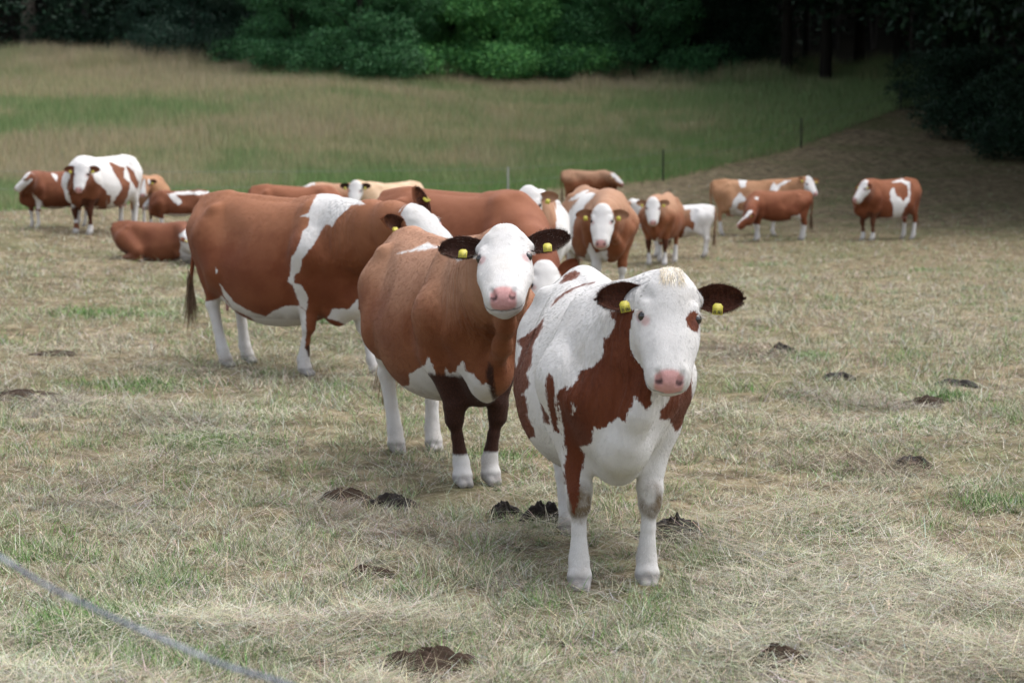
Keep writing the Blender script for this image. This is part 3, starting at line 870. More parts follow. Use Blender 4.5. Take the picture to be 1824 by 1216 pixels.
cow("rust brown calf with white legs suckling under the tan cow", feet(1382, 428), 0, 184, (192, 40, 0), (1338, 376, 44.0), m_rust, base='red', height=88, calf=True, cat='calf',
    patches=[('w', [(1345,352),(1352,350),(1350,358)]), ('w', [(1410,385),(1425,382),(1435,430),(1405,430)])], ear='red', sock=.46, face_back=-.02, fat=.85)
cow("red and white cow standing apart at the far right facing left", feet(1576, 427), 0, 214, (205, 52, 0), (1541, 322, 45.2), m_rust, base='red', height=108,
    patches=[('w', [(1585,340),(1592,334),(1597,348),(1610,358),(1618,350),(1616,330),(1605,325),(1590,324),(1606,318),(1620,325),(1623,345),(1620,360),(1610,372),(1604,390),(1590,392),(1592,370),(1586,355)])],
    ear='red', sock=.40, leg_dark=(0, 1), ears=(-25, -25))
# left group
cow("young red cow with white face looking left at the far left", feet(98, 405), 0, 222, (190, 42, 0), (52, 308, 38.6), m_red, base='red', height=100,
    patches=[('w', [(92,309),(101,309),(103,324),(98,322)]), ('w', [(58,345),(75,360),(80,375),(66,372)]), ('w', [(114,325),(118,335),(121,340),(116,340)])], ear='red', sock=.42, calf=False, ears=(-25, -25), fat=.9)
cow("tan cow half hidden behind the large red and white cow on the left", feet(266, 404), 0, -58, (-96, 58, 0), (258, 317, 41.0), m_tan, base='red', height=92, ear='dark', sock=0, white_face='blaze', ears=(0, 0), knee_dark=.12)
cow("large white and red cow with white blaze leading the group on the left", feet(182, 416), 0, -116, (-98, 60, 0), (146, 291, 37.2), m_red, base='white', height=137,
    patches=[('r', [(130,300),(160,305),(172,325),(190,340),(190,365),(178,372),(160,362),(152,370),(148,385),(128,362),(118,330)]), ('r', [(192,288),(205,292),(222,300),(220,318),(232,325),(228,350),(218,368),(208,372),(200,360),(212,345),(218,330),(212,322)]),
             ('r', [(225,295),(240,308),(248,330),(245,340),(232,320)]), ('r', [(172,370),(190,365),(188,385),(175,400),(160,400)]), ('r', [(192,348),(200,348),(196,364),(190,364)])], ear='red', leg_dark=(0,), knee_dark=.1, sock=.1, ears=(-5, -5), fat=1.08, white_face=True, face_back=-.07, hero=False, belly=-.3)
cow("small red and white calf with white face, behind the lying calf", feet(318, 415), 0, 188, (202, 48, 0), (272, 345, 35.9), m_red, base='red', height=76, calf=True, cat='calf',
    patches=[('w', [(296,345),(312,344),(324,362),(318,366),(305,355)]), ('w', [(312,342),(375,340),(375,346),(312,347)])], ear='red', sock=.5, belly=.12, fat=.9, ears=(0, 0))
b = feet(268, 466)
build_cow("calf", "red calf lying in the mown grass on the left", GH, (b[0] + .1, b[1] + .2), -8, .73, .018, head=(-20, 25, 0), head_at=(333, 418, None), coat=m_red, base='red', lying=True, calf=True, cat='calf', sock=0, ear='red', belly=-.3,
          patches=[('w', [(318,418),(350,395),(352,470),(322,470),(320,450),(323,430)])])
# the bunch behind
cow("cream cow with white face and black ears in the bunch behind", (-2.45, 39.5), 0, -128, (-98, 60, 0), (633, 323, 38.4), m_cream, base='red', height=117, ear='dark', eye_patch=-1, ears=(0, 0), sock=.3)
cow("fawn cow with white head turned left at the back of the bunch", (-3.55, 40.8), 0, 188, (175, 15, 0), (560, 327, 43.2), m_fawn, base='red', height=104, ear='red', ears=(-30, -30), sock=.3)
cow("rust red cow with only its back showing over the chestnut cow", (-3.66, 34.0), 0, -14, (-20, 55, 0), (610, 400, 33.5), m_rust, base='red', height=131, ear='red', sock=.3)
# ---------------------------------------------------------------- ground, grass, fence, trees
rng = np.random.RandomState(11)
def line_y(px):                                   # photo row of the fence line between mown and uncut grass
    return float(np.interp(px, [-600, 0, 200, 470, 905, 1182, 1427, 1603, 1720, 1900, 2400], [392, 378, 366, 358, 345, 322, 262, 196, 165, 150, 140]))
BND = [on_ground(px, line_y(px), 20, 200) for px in (-500, 0, 200, 470, 700, 905, 1050, 1182, 1300, 1427, 1520, 1603, 1700, 1850)]
BX = np.array([p.x for p in BND]); BY = np.array([p.y for p in BND])
def uncut(x, y): return y - np.interp(x, BX, BY)   # > 0 on the far side of the fence

def grid(xs, ys):
    X, Y = np.meshgrid(xs, ys); n, m = len(xs), len(ys)
    i = np.arange(m - 1)[:, None] * n + np.arange(n - 1)[None, :]
    return X, Y, np.stack([i, i + 1, i + n + 1, i + n], -1).reshape(-1, 4)
ys = np.concatenate([np.linspace(-20, 4, 12), np.geomspace(4.6, 60, 420), np.linspace(61, 330, 200)])
xs = np.concatenate([np.linspace(-160, -14, 40), np.linspace(-13.6, 13.6, 300), np.linspace(14, 160, 40)])
X, Y, F = grid(xs, ys)
Z = ground_z(X, Y) + .06 * (fbm(X, Y, 2.2, 21) - .5) * (Y < 60) + .02 * (fbm(X, Y, 7, 22) - .5) * (Y < 30)
t = NT("meadow_ground", .95, .05)
co = t.coord("Object")
n1, n2 = t.noise(co, .35, 4, .6), t.noise(co, 3.5, 5, .7)
c = t.mix(t.ramp(n2, .35, .7), (.085, .066, .042), (.24, .195, .12))
c = t.mix(t.ramp(n1, .45, .65, 0, .5), c, (.085, .095, .040))
c = t.mix(t.ramp(t.attr("wild"), 0, 1), c, t.mix(t.ramp(n2, .3, .7), (.060, .080, .030), (.15, .12, .070)))
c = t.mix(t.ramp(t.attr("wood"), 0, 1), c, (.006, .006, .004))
t.color(c); t.bump(n2, .8, .05)
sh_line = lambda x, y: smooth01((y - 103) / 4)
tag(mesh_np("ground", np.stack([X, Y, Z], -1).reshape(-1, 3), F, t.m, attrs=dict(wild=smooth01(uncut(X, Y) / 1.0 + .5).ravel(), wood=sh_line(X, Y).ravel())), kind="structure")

PATS = [("crumbly brown cow pat left of the black one, below the fawn cow", 616, 897, .22, .075, 'dry', 3), ("black cow pat with a brown crust below the fawn cow", 702, 910, .19, .08, 'wet', 5),
           ("black glossy cow pat left of the largest one", 897, 925, .14, .055, 'wet', 8), ("largest black cow pat just behind the front cow's legs", 962, 936, .17, .085, 'wet', 9),
           ("flat long cow pat right of the front cow's forelegs", 1204, 965, .24, .075, 'wet', 12), ("lone crumbled cow pat in the lower middle of the pasture", 655, 1026, .16, .03, 'dry', 15),
           ("small dark cow pat right of the front cow's ear, farthest of four", 1390, 633, .22, .09, 'wet', 21), ("small dark cow pat between two others on the right", 1492, 675, .20, .05, 'wet', 22),
           ("wide dark cow pat near the right edge of the photo", 1704, 688, .27, .05, 'wet', 23), ("brown crumbling cow pat among grass below the wide one on the right", 1652, 722, .22, .06, 'dry', 24),
           ("broken cow pat at the bottom edge of the photo", 765, 1196, .26, .055, 'dry', 25), ("small earth brown cow pat at bottom right edge", 1388, 1200, .18, .06, 'dry', 26),
           ("brown mound of crumbled dung at the left edge", 45, 712, .50, .06, 'dry', 27), ("dark flat cow pat on the right, lower than the others", 1622, 832, .17, .06, 'wet', 28),
           ("small cow pat at the left below the standing group", 100, 632, .30, .03, 'dry', 29)]
PP = [(on_ground(a_[1], a_[2]), a_[3]) for a_ in PATS]
def off_pats(x, y):
    m = np.ones(len(x), bool)
    for fx, fy in FEET:
        if fy < 22: m &= (x - fx)**2 + ((y - fy) / 1.5 + .03)**2 > .085**2
    for p, w in PP: m &= (x - p.x)**2 + (y - p.y)**2 > (w * .44)**2
    return m

t = NT("grass_blade", .75, .15); t.color(t.attr("tint", "Color"))
t.b.inputs["Transmission Weight"].default_value = 0.0
GRASS = t.m

def blades(name, x, y, L, wd, lean, ang, col, mat=GRASS, z0=None, arch=None, seg=2, tipc=None):
    """curved tapering blades; lean = tan of the angle off vertical, ang = compass direction of the lean"""
    n = len(x)
    z = (ground_z(x, y) if z0 is None else z0)
    dx, dy = np.cos(ang), np.sin(ang)
    v = 1 / np.sqrt(1 + lean**2); h = lean * v
    sa = ang + np.pi / 2 + rng.randn(n) * .9
    V = np.zeros((n, 2 * seg + 1, 3)); C = np.zeros((n, 2 * seg + 1, 3))
    arch = .35 if arch is None else arch
    for i in range(seg + 1):
        q = i / seg
        hx = L * (h * q + arch * q * q * .5); vz = L * v * (q - arch * .45 * q * q)
        cx, cy, cz = x + dx * hx, y + dy * hx, z + np.maximum(vz, -.01)
        w = wd * .5 * (1 - .55 * q) if i < seg else 0
        cc = col * (.85 + .25 * q) if tipc is None else col * (1 - q) + tipc * q
        if i < seg:
            V[:, 2*i] = np.stack([cx - np.cos(sa) * w, cy - np.sin(sa) * w, cz], 1)
            V[:, 2*i+1] = np.stack([cx + np.cos(sa) * w, cy + np.sin(sa) * w, cz], 1)
            C[:, 2*i] = C[:, 2*i+1] = cc
        else:
            V[:, 2*i] = np.stack([cx, cy, cz], 1); C[:, 2*i] = cc
    b = (np.arange(n) * (2 * seg + 1))[:, None]
    Fq = np.concatenate([b + np.array([[2*i, 2*i+1, 2*i+3, 2*i+2]]) for i in range(seg - 1)]) if seg > 1 else np.zeros((0, 4), int)
    Ft = b + np.array([[2*seg-2, 2*seg-1, 2*seg]])
    return V.reshape(-1, 3), Fq, Ft, C.reshape(-1, 3)

def merge(name, packs, kind, label, cat):
    V = []; Q = []; T = []; C = []; o = 0
    for v, q, tr, c in packs:
        V.append(v); Q.append(q + o); T.append(tr + o); C.append(c); o += len(v)
    ob = mesh_np(name, np.concatenate(V), [np.concatenate(Q), np.concatenate(T)], GRASS, colors=np.concatenate(C), smooth=False)
    return tag(ob, label, cat, kind=kind)

def scatter_px(n, y0, y1, marg=1.42, power=1.0):
    """positions whose density thins with distance, inside the wedge a camera here (or a step aside) sees"""
    u = rng.rand(n)
    y = (y0**-power + u * (y1**-power - y0**-power)) ** (-1 / power)
    x = (rng.rand(n) * 2 - 1) * (y * .262 * marg + .8)
    return x, y

PAL = dict(soil=(.11, .085, .058), dkgreen=(.07, .13, .045), straw=(.44, .40, .29), pale=(.56, .53, .435), brown=(.22, .17, .12), green=(.155, .23, .095), bright=(.13, .29, .060), olive=(.27, .305, .175), grey=(.37, .36, .31))
def pick(keys, probs, n):
    """probs: (len(keys), n)"""
    P = np.array([np.broadcast_to(p, (n,)) for p in probs], float); P = np.cumsum(P / P.sum(0), 0)
    r = rng.rand(n); k = (r[None, :] > P).sum(0)
    c = np.array([PAL[q] for q in keys])[np.minimum(k, len(keys) - 1)]
    return c * (.72 + .56 * rng.rand(n, 1)) * (1 + .08 * rng.randn(n, 3))

Q = globals().get('GRASS_Q', 1.0)
packs = []
# 1 standing stubble, clumped
n = int(520000 * Q)
x, y = scatter_px(n, 5.2, 75)
m = (uncut(x, y) < .3) & off_pats(x, y); x, y = x[m], y[m]; n = len(x)
cl = .35 * np.maximum(y / 12, 1)
x = x + .05 * np.sin(x * 31 + y * 17); y = y + .04 * np.cos(x * 23 - y * 29)
gm = fbm(x, y, .5, 31); gs = fbm(x, y, 2.6, 32); gb = .10 * smooth01((-x - .6) / 1.0) * smooth01((7.4 - y) / 1.5); g = smooth01((.6 * gm + .4 * gs + gb - .455) / .15)
bare = np.maximum(smooth01((fbm(x, y, 1.1, 41) - .58) / .08), .9 * smooth01((vnoise(x, y, 5.5, 43) - .62) / .12))
keep = rng.rand(n) > bare * .75
x, y, g, gs = x[keep], y[keep], g[keep], gs[keep]; n = len(x)
lod = np.maximum(y / 11, 1)
L = (.025 + .065 * rng.rand(n)) * (.45 + 1.5 * smooth01((vnoise(x, y, 5.5, 43) * -1 + .75) / .5) * (.4 + .9 * gs)) * np.minimum(lod, 1.5)
shd = smooth01((x - 1.5) / 8) * smooth01((y - 36) / 22)  # right slope: its own olive tone plus tree shade put into the grass colour
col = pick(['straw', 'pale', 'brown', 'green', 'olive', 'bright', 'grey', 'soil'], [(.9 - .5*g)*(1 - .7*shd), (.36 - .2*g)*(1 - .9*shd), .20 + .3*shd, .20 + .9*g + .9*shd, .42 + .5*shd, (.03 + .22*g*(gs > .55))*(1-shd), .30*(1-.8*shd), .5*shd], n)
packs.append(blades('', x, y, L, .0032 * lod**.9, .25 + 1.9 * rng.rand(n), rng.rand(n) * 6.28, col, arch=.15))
# 2 hay lying about in swathes
n = int(500000 * Q)
x, y = scatter_px(n, 5.2, 75)
m = (uncut(x, y) < .2) & off_pats(x, y); x, y = x[m], y[m]; n = len(x)
hy = fbm(x, y, .9, 51); keep = rng.rand(n) < .35 + 1.6 * smooth01((hy - .42) / .25)
x, y, hy = x[keep], y[keep], hy[keep]; n = len(x)
lod = np.maximum(y / 11, 1)
L = .05 + .22 * rng.rand(n) ** 1.7
z0 = ground_z(x, y) + .012 + (.10 * smooth01((hy - .48) / .15) + .02) * rng.rand(n)
dk = smooth01((fbm(x, y, .6, 53) - .50) / .12)
shd = smooth01((x - 1.5) / 8) * smooth01((y - 36) / 22)  # hay there is darkened alike, part own tone, part painted tree shade
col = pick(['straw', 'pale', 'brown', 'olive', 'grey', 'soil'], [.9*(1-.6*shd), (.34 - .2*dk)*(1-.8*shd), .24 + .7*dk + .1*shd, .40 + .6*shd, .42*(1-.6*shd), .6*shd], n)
a_ = 6.28 * fbm(x, y, .7, 52) * 2 + rng.randn(n) * np.where(y > 18, 3, 1.8)
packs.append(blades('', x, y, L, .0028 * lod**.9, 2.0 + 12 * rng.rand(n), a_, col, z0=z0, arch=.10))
# 3 bright tufts
nt = 640
tx, ty = scatter_px(nt, 5.4, 40)
k = np.repeat(np.arange(nt), 110); x = tx[k] + rng.randn(len(k)) * .055 * (1 + ty[k]/18); y = ty[k] + rng.randn(len(k)) * .06 * (1 + ty[k]/18)
n = len(x); gr = (rng.rand(nt) < .55)[k]
col = np.where(gr[:, None], pick(['green', 'bright', 'olive', 'straw'], [.4, .35, .3, .25], n), pick(['straw', 'pale', 'olive', 'green'], [.6, .4, .2, .15], n))
packs.append(blades('', x, y, .04 + .08 * rng.rand(n), .0034 * np.maximum(y/11, 1)**.9, .1 + .8 * rng.rand(n), rng.rand(n) * 6.28, col))
# dark raked rows and heaps of old hay, and green weeds, where the pasture shows them
for (pa, pb, num, sp, keys, wts) in [((-20, 700), (430, 775), 9000, .13, ['brown', 'soil', 'grey', 'olive'], [.7, .5, .4, .2]), ((520, 900), (860, 985), 5000, .12, ['brown', 'grey', 'soil'], [.7, .5, .4]),
        ((1390, 800), (1600, 850), 5000, .12, ['brown', 'soil', 'straw'], [.7, .6, .3]), ((1240, 620), (1360, 640), 2500, .15, ['brown', 'soil'], [.7, .6]), ((1400, 700), (1700, 745), 3500, .12, ['brown', 'grey', 'soil'], [.6, .5, .3]),
        ((1200, 985), (1330, 1010), 1500, .07, ['brown', 'grey'], [.7, .6]), ((60, 880), (260, 905), 3500, .10, ['brown', 'soil', 'grey'], [.7, .4, .4]), ((120, 905), (500, 960), 3000, .12, ['olive', 'grey', 'brown'], [.5, .5, .4])]:
    A_, B_ = on_ground(*pa), on_ground(*pb); q = rng.rand(num)
    sp *= 1.5
    x = A_.x + (B_.x - A_.x) * q + rng.randn(num) * sp; y = A_.y + (B_.y - A_.y) * q + rng.randn(num) * sp * 1.3
    kk = off_pats(x, y) & (vnoise(x, y, 1.8, 95) > .42); x, y = x[kk], y[kk]; num = len(x)
    z0 = ground_z(x, y) + .005 + .05 * rng.rand(num) * np.exp(-((vnoise(x, y, 2.5, 91) - .55) / .25)**2)
    packs.append(blades('', x, y, .08 + .18 * rng.rand(num), .0032 * np.maximum(y/11, 1)**.9, 1.5 + 9 * rng.rand(num), rng.rand(num) * 6.28, pick(keys, wts, num), z0=z0, arch=.15))
for (px_, py_, sp, num, hh_) in [(1440, 640, .12, 500, .10), (590, 575, .16, 900, .16), (175, 1125, .16, 1500, .11), (120, 1140, .14, 1100, .10), (200, 1205, .22, 1600, .11), (1795, 905, .14, 800, .09), (30, 1000, .2, 700, .09), (350, 790, .22, 900, .09), (1690, 712, .12, 500, .10),
        (880, 815, .14, 500, .07), (1640, 760, .3, 700, .08), (300, 1040, .15, 700, .08), (410, 800, .2, 800, .09), (700, 1150, .2, 600, .07), (1080, 1130, .25, 700, .07), (1500, 950, .3, 700, .08), (240, 690, .3, 900, .09), (160, 560, .35, 700, .10)]:
    p = on_ground(px_, py_); x = p.x + rng.randn(num) * sp; y = p.y + rng.randn(num) * sp * .9
    packs.append(blades('', x, y, hh_ * (.5 + .8 * rng.rand(num)), .0042 * np.maximum(y/11, 1)**.9, .15 + .9 * rng.rand(num), rng.rand(num) * 6.28, pick(['bright', 'green', 'dkgreen', 'olive'], [.45, .5, .25, .2], num), seg=2, arch=.3))
# 4 lone tall dry stalks
n = 1100
x, y = scatter_px(n, 5.4, 30)
packs.append(blades('', x, y, .12 + .20 * rng.rand(n), .003 * np.maximum(y/11, 1), .3 + 1.6 * rng.rand(n), rng.rand(n) * 6.28, pick(['pale', 'straw', 'brown'], [.6, .4, .25], n), arch=.5, seg=3))
merge("mown_grass", packs, "stuff", "pale dry mown grass and hay covering the pasture under the herd", "grass")

# uncut meadow behind the fence
packs = []
n = int(690000 * Q)
x = (rng.rand(n) * 2 - 1); y = 44 + 64 * rng.rand(n) ** .9
x = x * (y * .262 * 1.5 + 2)
m = uncut(x, y) > 0; x, y = x[m], y[m]; n = len(x)
ed = uncut(x, y)
g = smooth01((.7 * fbm(x * .6, y * .9, .16, 61) + .3 * fbm(x, y, .7, 66) - .38) / .30); g = np.maximum(g, (1 - smooth01(ed / 7.5)) * (.55 + .45 * smooth01((fbm(x, y, .3, 79) - .35) / .2))); s2 = fbm(x, y * .5, .5, 62)
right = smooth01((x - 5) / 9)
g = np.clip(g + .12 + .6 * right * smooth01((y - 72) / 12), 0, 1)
PAL.update(seed=(.44, .29, .19), mauve=(.40, .29, .26), dgreen=(.085, .155, .050), tan=(.48, .38, .22))
L = (.30 + .28 * rng.rand(n)) * (.75 + .5 * s2) * (1 + 1.3 * smooth01((y - 92) / 8) * smooth01((vnoise(x, y, .55, 77) - .35) / .4)) * np.where(ed < 3, .8, 1)
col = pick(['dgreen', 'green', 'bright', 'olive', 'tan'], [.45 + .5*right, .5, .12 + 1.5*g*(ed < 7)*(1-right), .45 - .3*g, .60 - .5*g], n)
tip = pick(['seed', 'mauve', 'tan', 'green', 'dgreen'], [.75*(1-g)*(s2 > .42), .65*(1-g)*(s2 > .5), .6*(1-.8*g), .12 + .9*g, .5*g], n)
fr = ((ed < 7) * (1 - right) * g)[:, None] * .6
col = col * (1 + fr * np.array((-.1, .35, -.1)))
col = .5 * col + .5 * (np.array((.17, .26, .105)) * g[:, None] + np.array((.33, .30, .18)) * (1 - g[:, None])); tip = .6 * tip + .4 * (np.array((.21, .28, .12)) * g[:, None] + np.array((.42, .33, .24)) * (1 - g[:, None]))
packs.append(blades('', x, y, L, .011, .08 + .3 * rng.rand(n), rng.rand(n) * 6.28, col, tipc=tip, seg=2, arch=.12))
merge("tall_grass", packs, "stuff", "tall uncut meadow grass with reddish seed heads beyond the fence", "grass")

# dung and bare earth
DUNG = flat_mat("dung", (.011, .008, .006), .62, .14, .5, 30, .8)
DUNG2 = flat_mat("dry_dung", (.036, .024, .017), .9, .08, .5, 30, .9)
def dung(label, px, py, w, hgt, mat, seed):
    mat = DUNG if mat == "wet" else DUNG2
    p = on_ground(px, py); r = np.random.RandomState(seed); hgt *= 1.35 if p.y < 10.5 else .9; w *= 1.3
    n, m = 40, 18; V = []
    for i in range(m + 1):
        q = i / m
        for j in range(n):
            an = 2 * math.pi * j / n
            ed = 1 + .28 * math.sin(an * 3 + seed) + .16 * math.sin(an * 7 + 2 * seed)
            rr = q * w * .5 * ed
            xx, yy = rr * math.cos(an), rr * math.sin(an) * .8
            k = 1 - q ** 2.2
            lump = .35 + float(fbm(xx + seed, yy + 3, 14, 70)) * .9 + .4 * float(vnoise(xx + seed, yy, 60, 71))
            V.append((xx, yy, hgt * k * lump + (.0 if q < 1 else -.02)))
    V = np.array(V); Fq = np.array([(i*n+j, i*n+(j+1) % n, (i+1)*n+(j+1) % n, (i+1)*n+j) for i in range(1, m) for j in range(n)])
    Ft = np.array([(0, n + j, n + (j+1) % n) for j in range(n)])
    o = mesh_np("cow_pat", V, [Fq[:, ::-1], Ft], mat); o.location = (p.x, p.y, p.z + .012)
    tag(o, label, "cow pat", "cow pats on the pasture")
for a_ in PATS:
    dung(*a_)

# fence along the uncut grass
POST = flat_mat("fence_post_dark", (.030, .030, .026), .8, .2); POSTW = flat_mat("fence_post_grey", (.42, .42, .40), .6, .3); WIRE = flat_mat("fence_wire", (.14, .16, .13), .5, .4)
fe = bpy.data.objects.new("wire_fence", None); COL.objects.link(fe)
fp = on_ground(905, 347, 20, 200); fe.location = fp
tag(fe, "thin electric wire fence on slender posts between mown pasture and tall grass", "fence")
def post(px, py, hh, mat, r=.028):
    p = on_ground(px, py, 20, 200); q = Vector(p) - fp
    V, Fc = tube([(q.x, q.y, q.z - .3), (q.x, q.y, q.z + hh*.5), (q.x, q.y, q.z + hh)], [r, r, r*.9], 8)
    mesh_np("post", V, Fc, mat, fe); return q + Vector((0, 0, hh * .92))
tops = [post(-60, 380, 1.0, POSTW), post(905, 346, .85, POSTW), post(1181, 323, 1.05, POST, .030), post(1427, 264, 1.15, POST, .030), post(1604, 197, 1.2, POST, .030), post(1720, 166, 1.2, POST, .030)]
for lv in (0, .40):
    pts = []
    for a_, b_ in zip(tops[:-1], tops[1:]):
        for k in range(8):
            q = k / 8; p = a_.lerp(b_, q); pts.append((p.x, p.y, p.z - lv - .05 * math.sin(math.pi * q)))
    V, Fc = tube(pts, [.005] * len(pts), 5); mesh_np("wire", V, Fc, WIRE, fe)

# blurred rope of the near fence
pts_px = [(-140, 922), (-60, 962), (0, 992), (90, 1046), (190, 1094), (290, 1138), (400, 1184), (500, 1214), (640, 1268)]
ROPE = NT("fence_rope_braid", .6, .2); co = ROPE.coord("Object")
ROPE.color(ROPE.mix(ROPE.ramp(ROPE.noise(co, 70, 2), .42, .58), (.13, .155, .21), (.40, .43, .48))); ROPE = ROPE.m
base = at(0, 992, 2.9)
raw = [at(px, py, 2.9 - .0001 * px) - base for px, py in pts_px]
V = []; Fq = []; NS = 3; steps = 260
def crv(t):
    k = min(int(t), len(raw) - 2); f = t - k
    p0, p1, p2, p3 = raw[max(k-1, 0)], raw[k], raw[k+1], raw[min(k+2, len(raw)-1)]
    return 0.5 * ((2*p1) + (p2-p0)*f + (2*p0-5*p1+4*p2-p3)*f*f + (3*p1-p0-3*p2+p3)*f**3)
rp_ = []
for s_ in range(NS):
    pl = []
    for i in range(steps):
        t_ = i / (steps - 1) * (len(raw) - 1.001); c_ = crv(t_); w = i * .55 + s_ * 2 * math.pi / NS
        pl.append((c_.x, c_.y + .0022 * math.cos(w), c_.z + .0022 * math.sin(w)))
    v, f_ = tube(pl, [.0019] * steps, 6); Fq.append(f_ + sum(len(q) for q in V)); V.append(v)
ro = mesh_np("fence_rope", np.concatenate(V), np.concatenate(Fq), ROPE); ro.location = base
tag(ro, "blue grey braided fence rope sagging close to the lens at lower left", "fence rope")
# ---------------------------------------------------------------- trees
trng = np.random.RandomState(5)
t = NT("leaf_green", .6, .25)
lc = t.attr("tint", "Color"); t.color(lc)
LEAF = t.m
BARKD = flat_mat("bark_dark", (.018, .016, .013), .9, .1, .4, 9, .6)
BARK = flat_mat("bark", (.11, .095, .075), .9, .1, .4, 9, .6)

def leaf_cards(C, R, n, size, cols, lump=.32, inner=.35, rng_=None, flat=1.0):
    """C (k,3) lobe centres, R (k,3) radii; leaves gather on lumpy shells of the lobes"""
    r = rng_ or trng
    k = np.sort(r.choice(len(C), n, p=(R.prod(1)**.7) / (R.prod(1)**.7).sum()))
    d = r.randn(n, 3); d /= np.linalg.norm(d, axis=1, keepdims=True)
    lm = fbm(d[:, 0] * 2 + k * 3.1, d[:, 1] * 2 + d[:, 2] * 1.7, 1.5, 80)
    rad = (1 - inner * r.rand(n) ** 1.5) * (1 - lump + 2 * lump * lm)
    P = C[k] + d * R[k] * rad[:, None]
    # small bunches of leaves
    an = (np.arange(n) // 14) * 14; P = np.where((k[an] == k)[:, None], P[an] + (P - P[an]) * .05 + r.randn(n, 3) * np.array((1, 1, .6)) * size * 3.2, P)
    nrm = d * .5 + r.randn(n, 3) * .75 + (0, 0, .35); nrm /= np.linalg.norm(nrm, axis=1, keepdims=True)
    tx = np.cross(nrm, r.randn(n, 3)); tx /= np.linalg.norm(tx, axis=1, keepdims=True); ty = np.cross(nrm, tx)
    s = size * (.6 + .8 * r.rand(n, 1))
    V = np.stack([P - tx*s, P + ty*s*.55, P + tx*s, P - ty*s*.55], 1).reshape(-1, 3)
    F = np.arange(n * 4).reshape(-1, 4)
    cv = np.array(cols)[r.randint(0, len(cols), n)] * (.6 + .8 * r.rand(n, 1)) * (.75 + .5 * lm[:, None])
    return V, F, np.repeat(cv, 4, 0)

def tree(name, label, cat, px, py, W, H, cols, seed, n=9000, trunk=.16, low=.0, leaf=.13, lobes=16, dy=0, bark=None):
    W *= 1.45; H = max(H, 8.0) if py < 200 else H; n = int(n * 5.2); leaf = leaf * .40
    r = np.random.RandomState(seed)
    p = on_ground(px, py, 30, 260)
    if dy: p = Vector((p.x * (p.y + dy) / p.y, p.y + dy, 0)); p.z = float(ground_z(p.x, p.y))
    C = []; R = []
    for i in range(lobes):
        an = r.rand() * 6.28; q = math.sqrt(r.rand()) * .62
        h = low + (1 - low) * (.12 + .76 * (i + .5) / lobes)
        tap = 1 - .5 * max(0, h - .55) / .45
        C.append((math.cos(an) * q * W * .5 * tap, math.sin(an) * q * W * .5 * tap, h * H)); R.append(np.array((W * .22, W * .22, H * .11)) * (.6 + .8 * r.rand()))
    if low == 0:
        for i in range(7):
            an = r.rand() * 6.28; q = .25 + .35 * r.rand()
            C.append((math.cos(an) * q * W, -abs(math.sin(an)) * q * W * .8, .5 + .5 * r.rand())); R.append(np.array((W * .20, W * .20, .9)) * (.6 + .6 * r.rand()))
    C, R = np.array(C), np.array(R)
    e = bpy.data.objects.new(name, None); COL.objects.link(e); e.location = p
    tag(e, label, cat, "trees and bushes at the wood's edge")
    V, F, cc = leaf_cards(C, R, n, leaf, cols, rng_=r)
    k = V[:, 2].reshape(-1, 4).min(1) > -.2
    V = V.reshape(-1, 4, 3)[k].reshape(-1, 3); cc = cc.reshape(-1, 4, 3)[k].reshape(-1, 3); F = np.arange(len(V)).reshape(-1, 4)
    mesh_np("crown", V, F, LEAF, e, colors=cc, smooth=False)
    TV = []; TF = []; o = 0
    pts = [(0, 0, -.4), (.1*r.randn()*.5, .05, H*.2), (.15*r.randn(), 0, H*.45), (.2*r.randn(), .1, H*.8)]
    v, f_ = tube(pts, [trunk*1.3, trunk, trunk*.7, trunk*.2], 9); TV.append(v); TF.append(f_); o += len(v)
    for i in range(lobes):
        if low == 0 and C[i][2] < 1.2: continue
        z_ = max(.1*H, C[i][2]*.55)
        v, f_ = tube([(0, 0, z_), tuple(np.array((0, 0, z_)) * .5 + C[i] * .5 + (0, 0, .1)), tuple(C[i])], [trunk*.4, trunk*.25, trunk*.1], 6); TV.append(v); TF.append(f_ + o); o += len(v)
    mesh_np("trunk", np.concatenate(TV), np.concatenate(TF), bark or BARKD, e)
    return e
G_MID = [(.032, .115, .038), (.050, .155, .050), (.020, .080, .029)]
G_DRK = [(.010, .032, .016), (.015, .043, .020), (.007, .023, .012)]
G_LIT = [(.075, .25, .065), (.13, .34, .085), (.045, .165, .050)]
G_BLU = [(.011, .038, .022), (.016, .050, .028), (.008, .027, .016)]
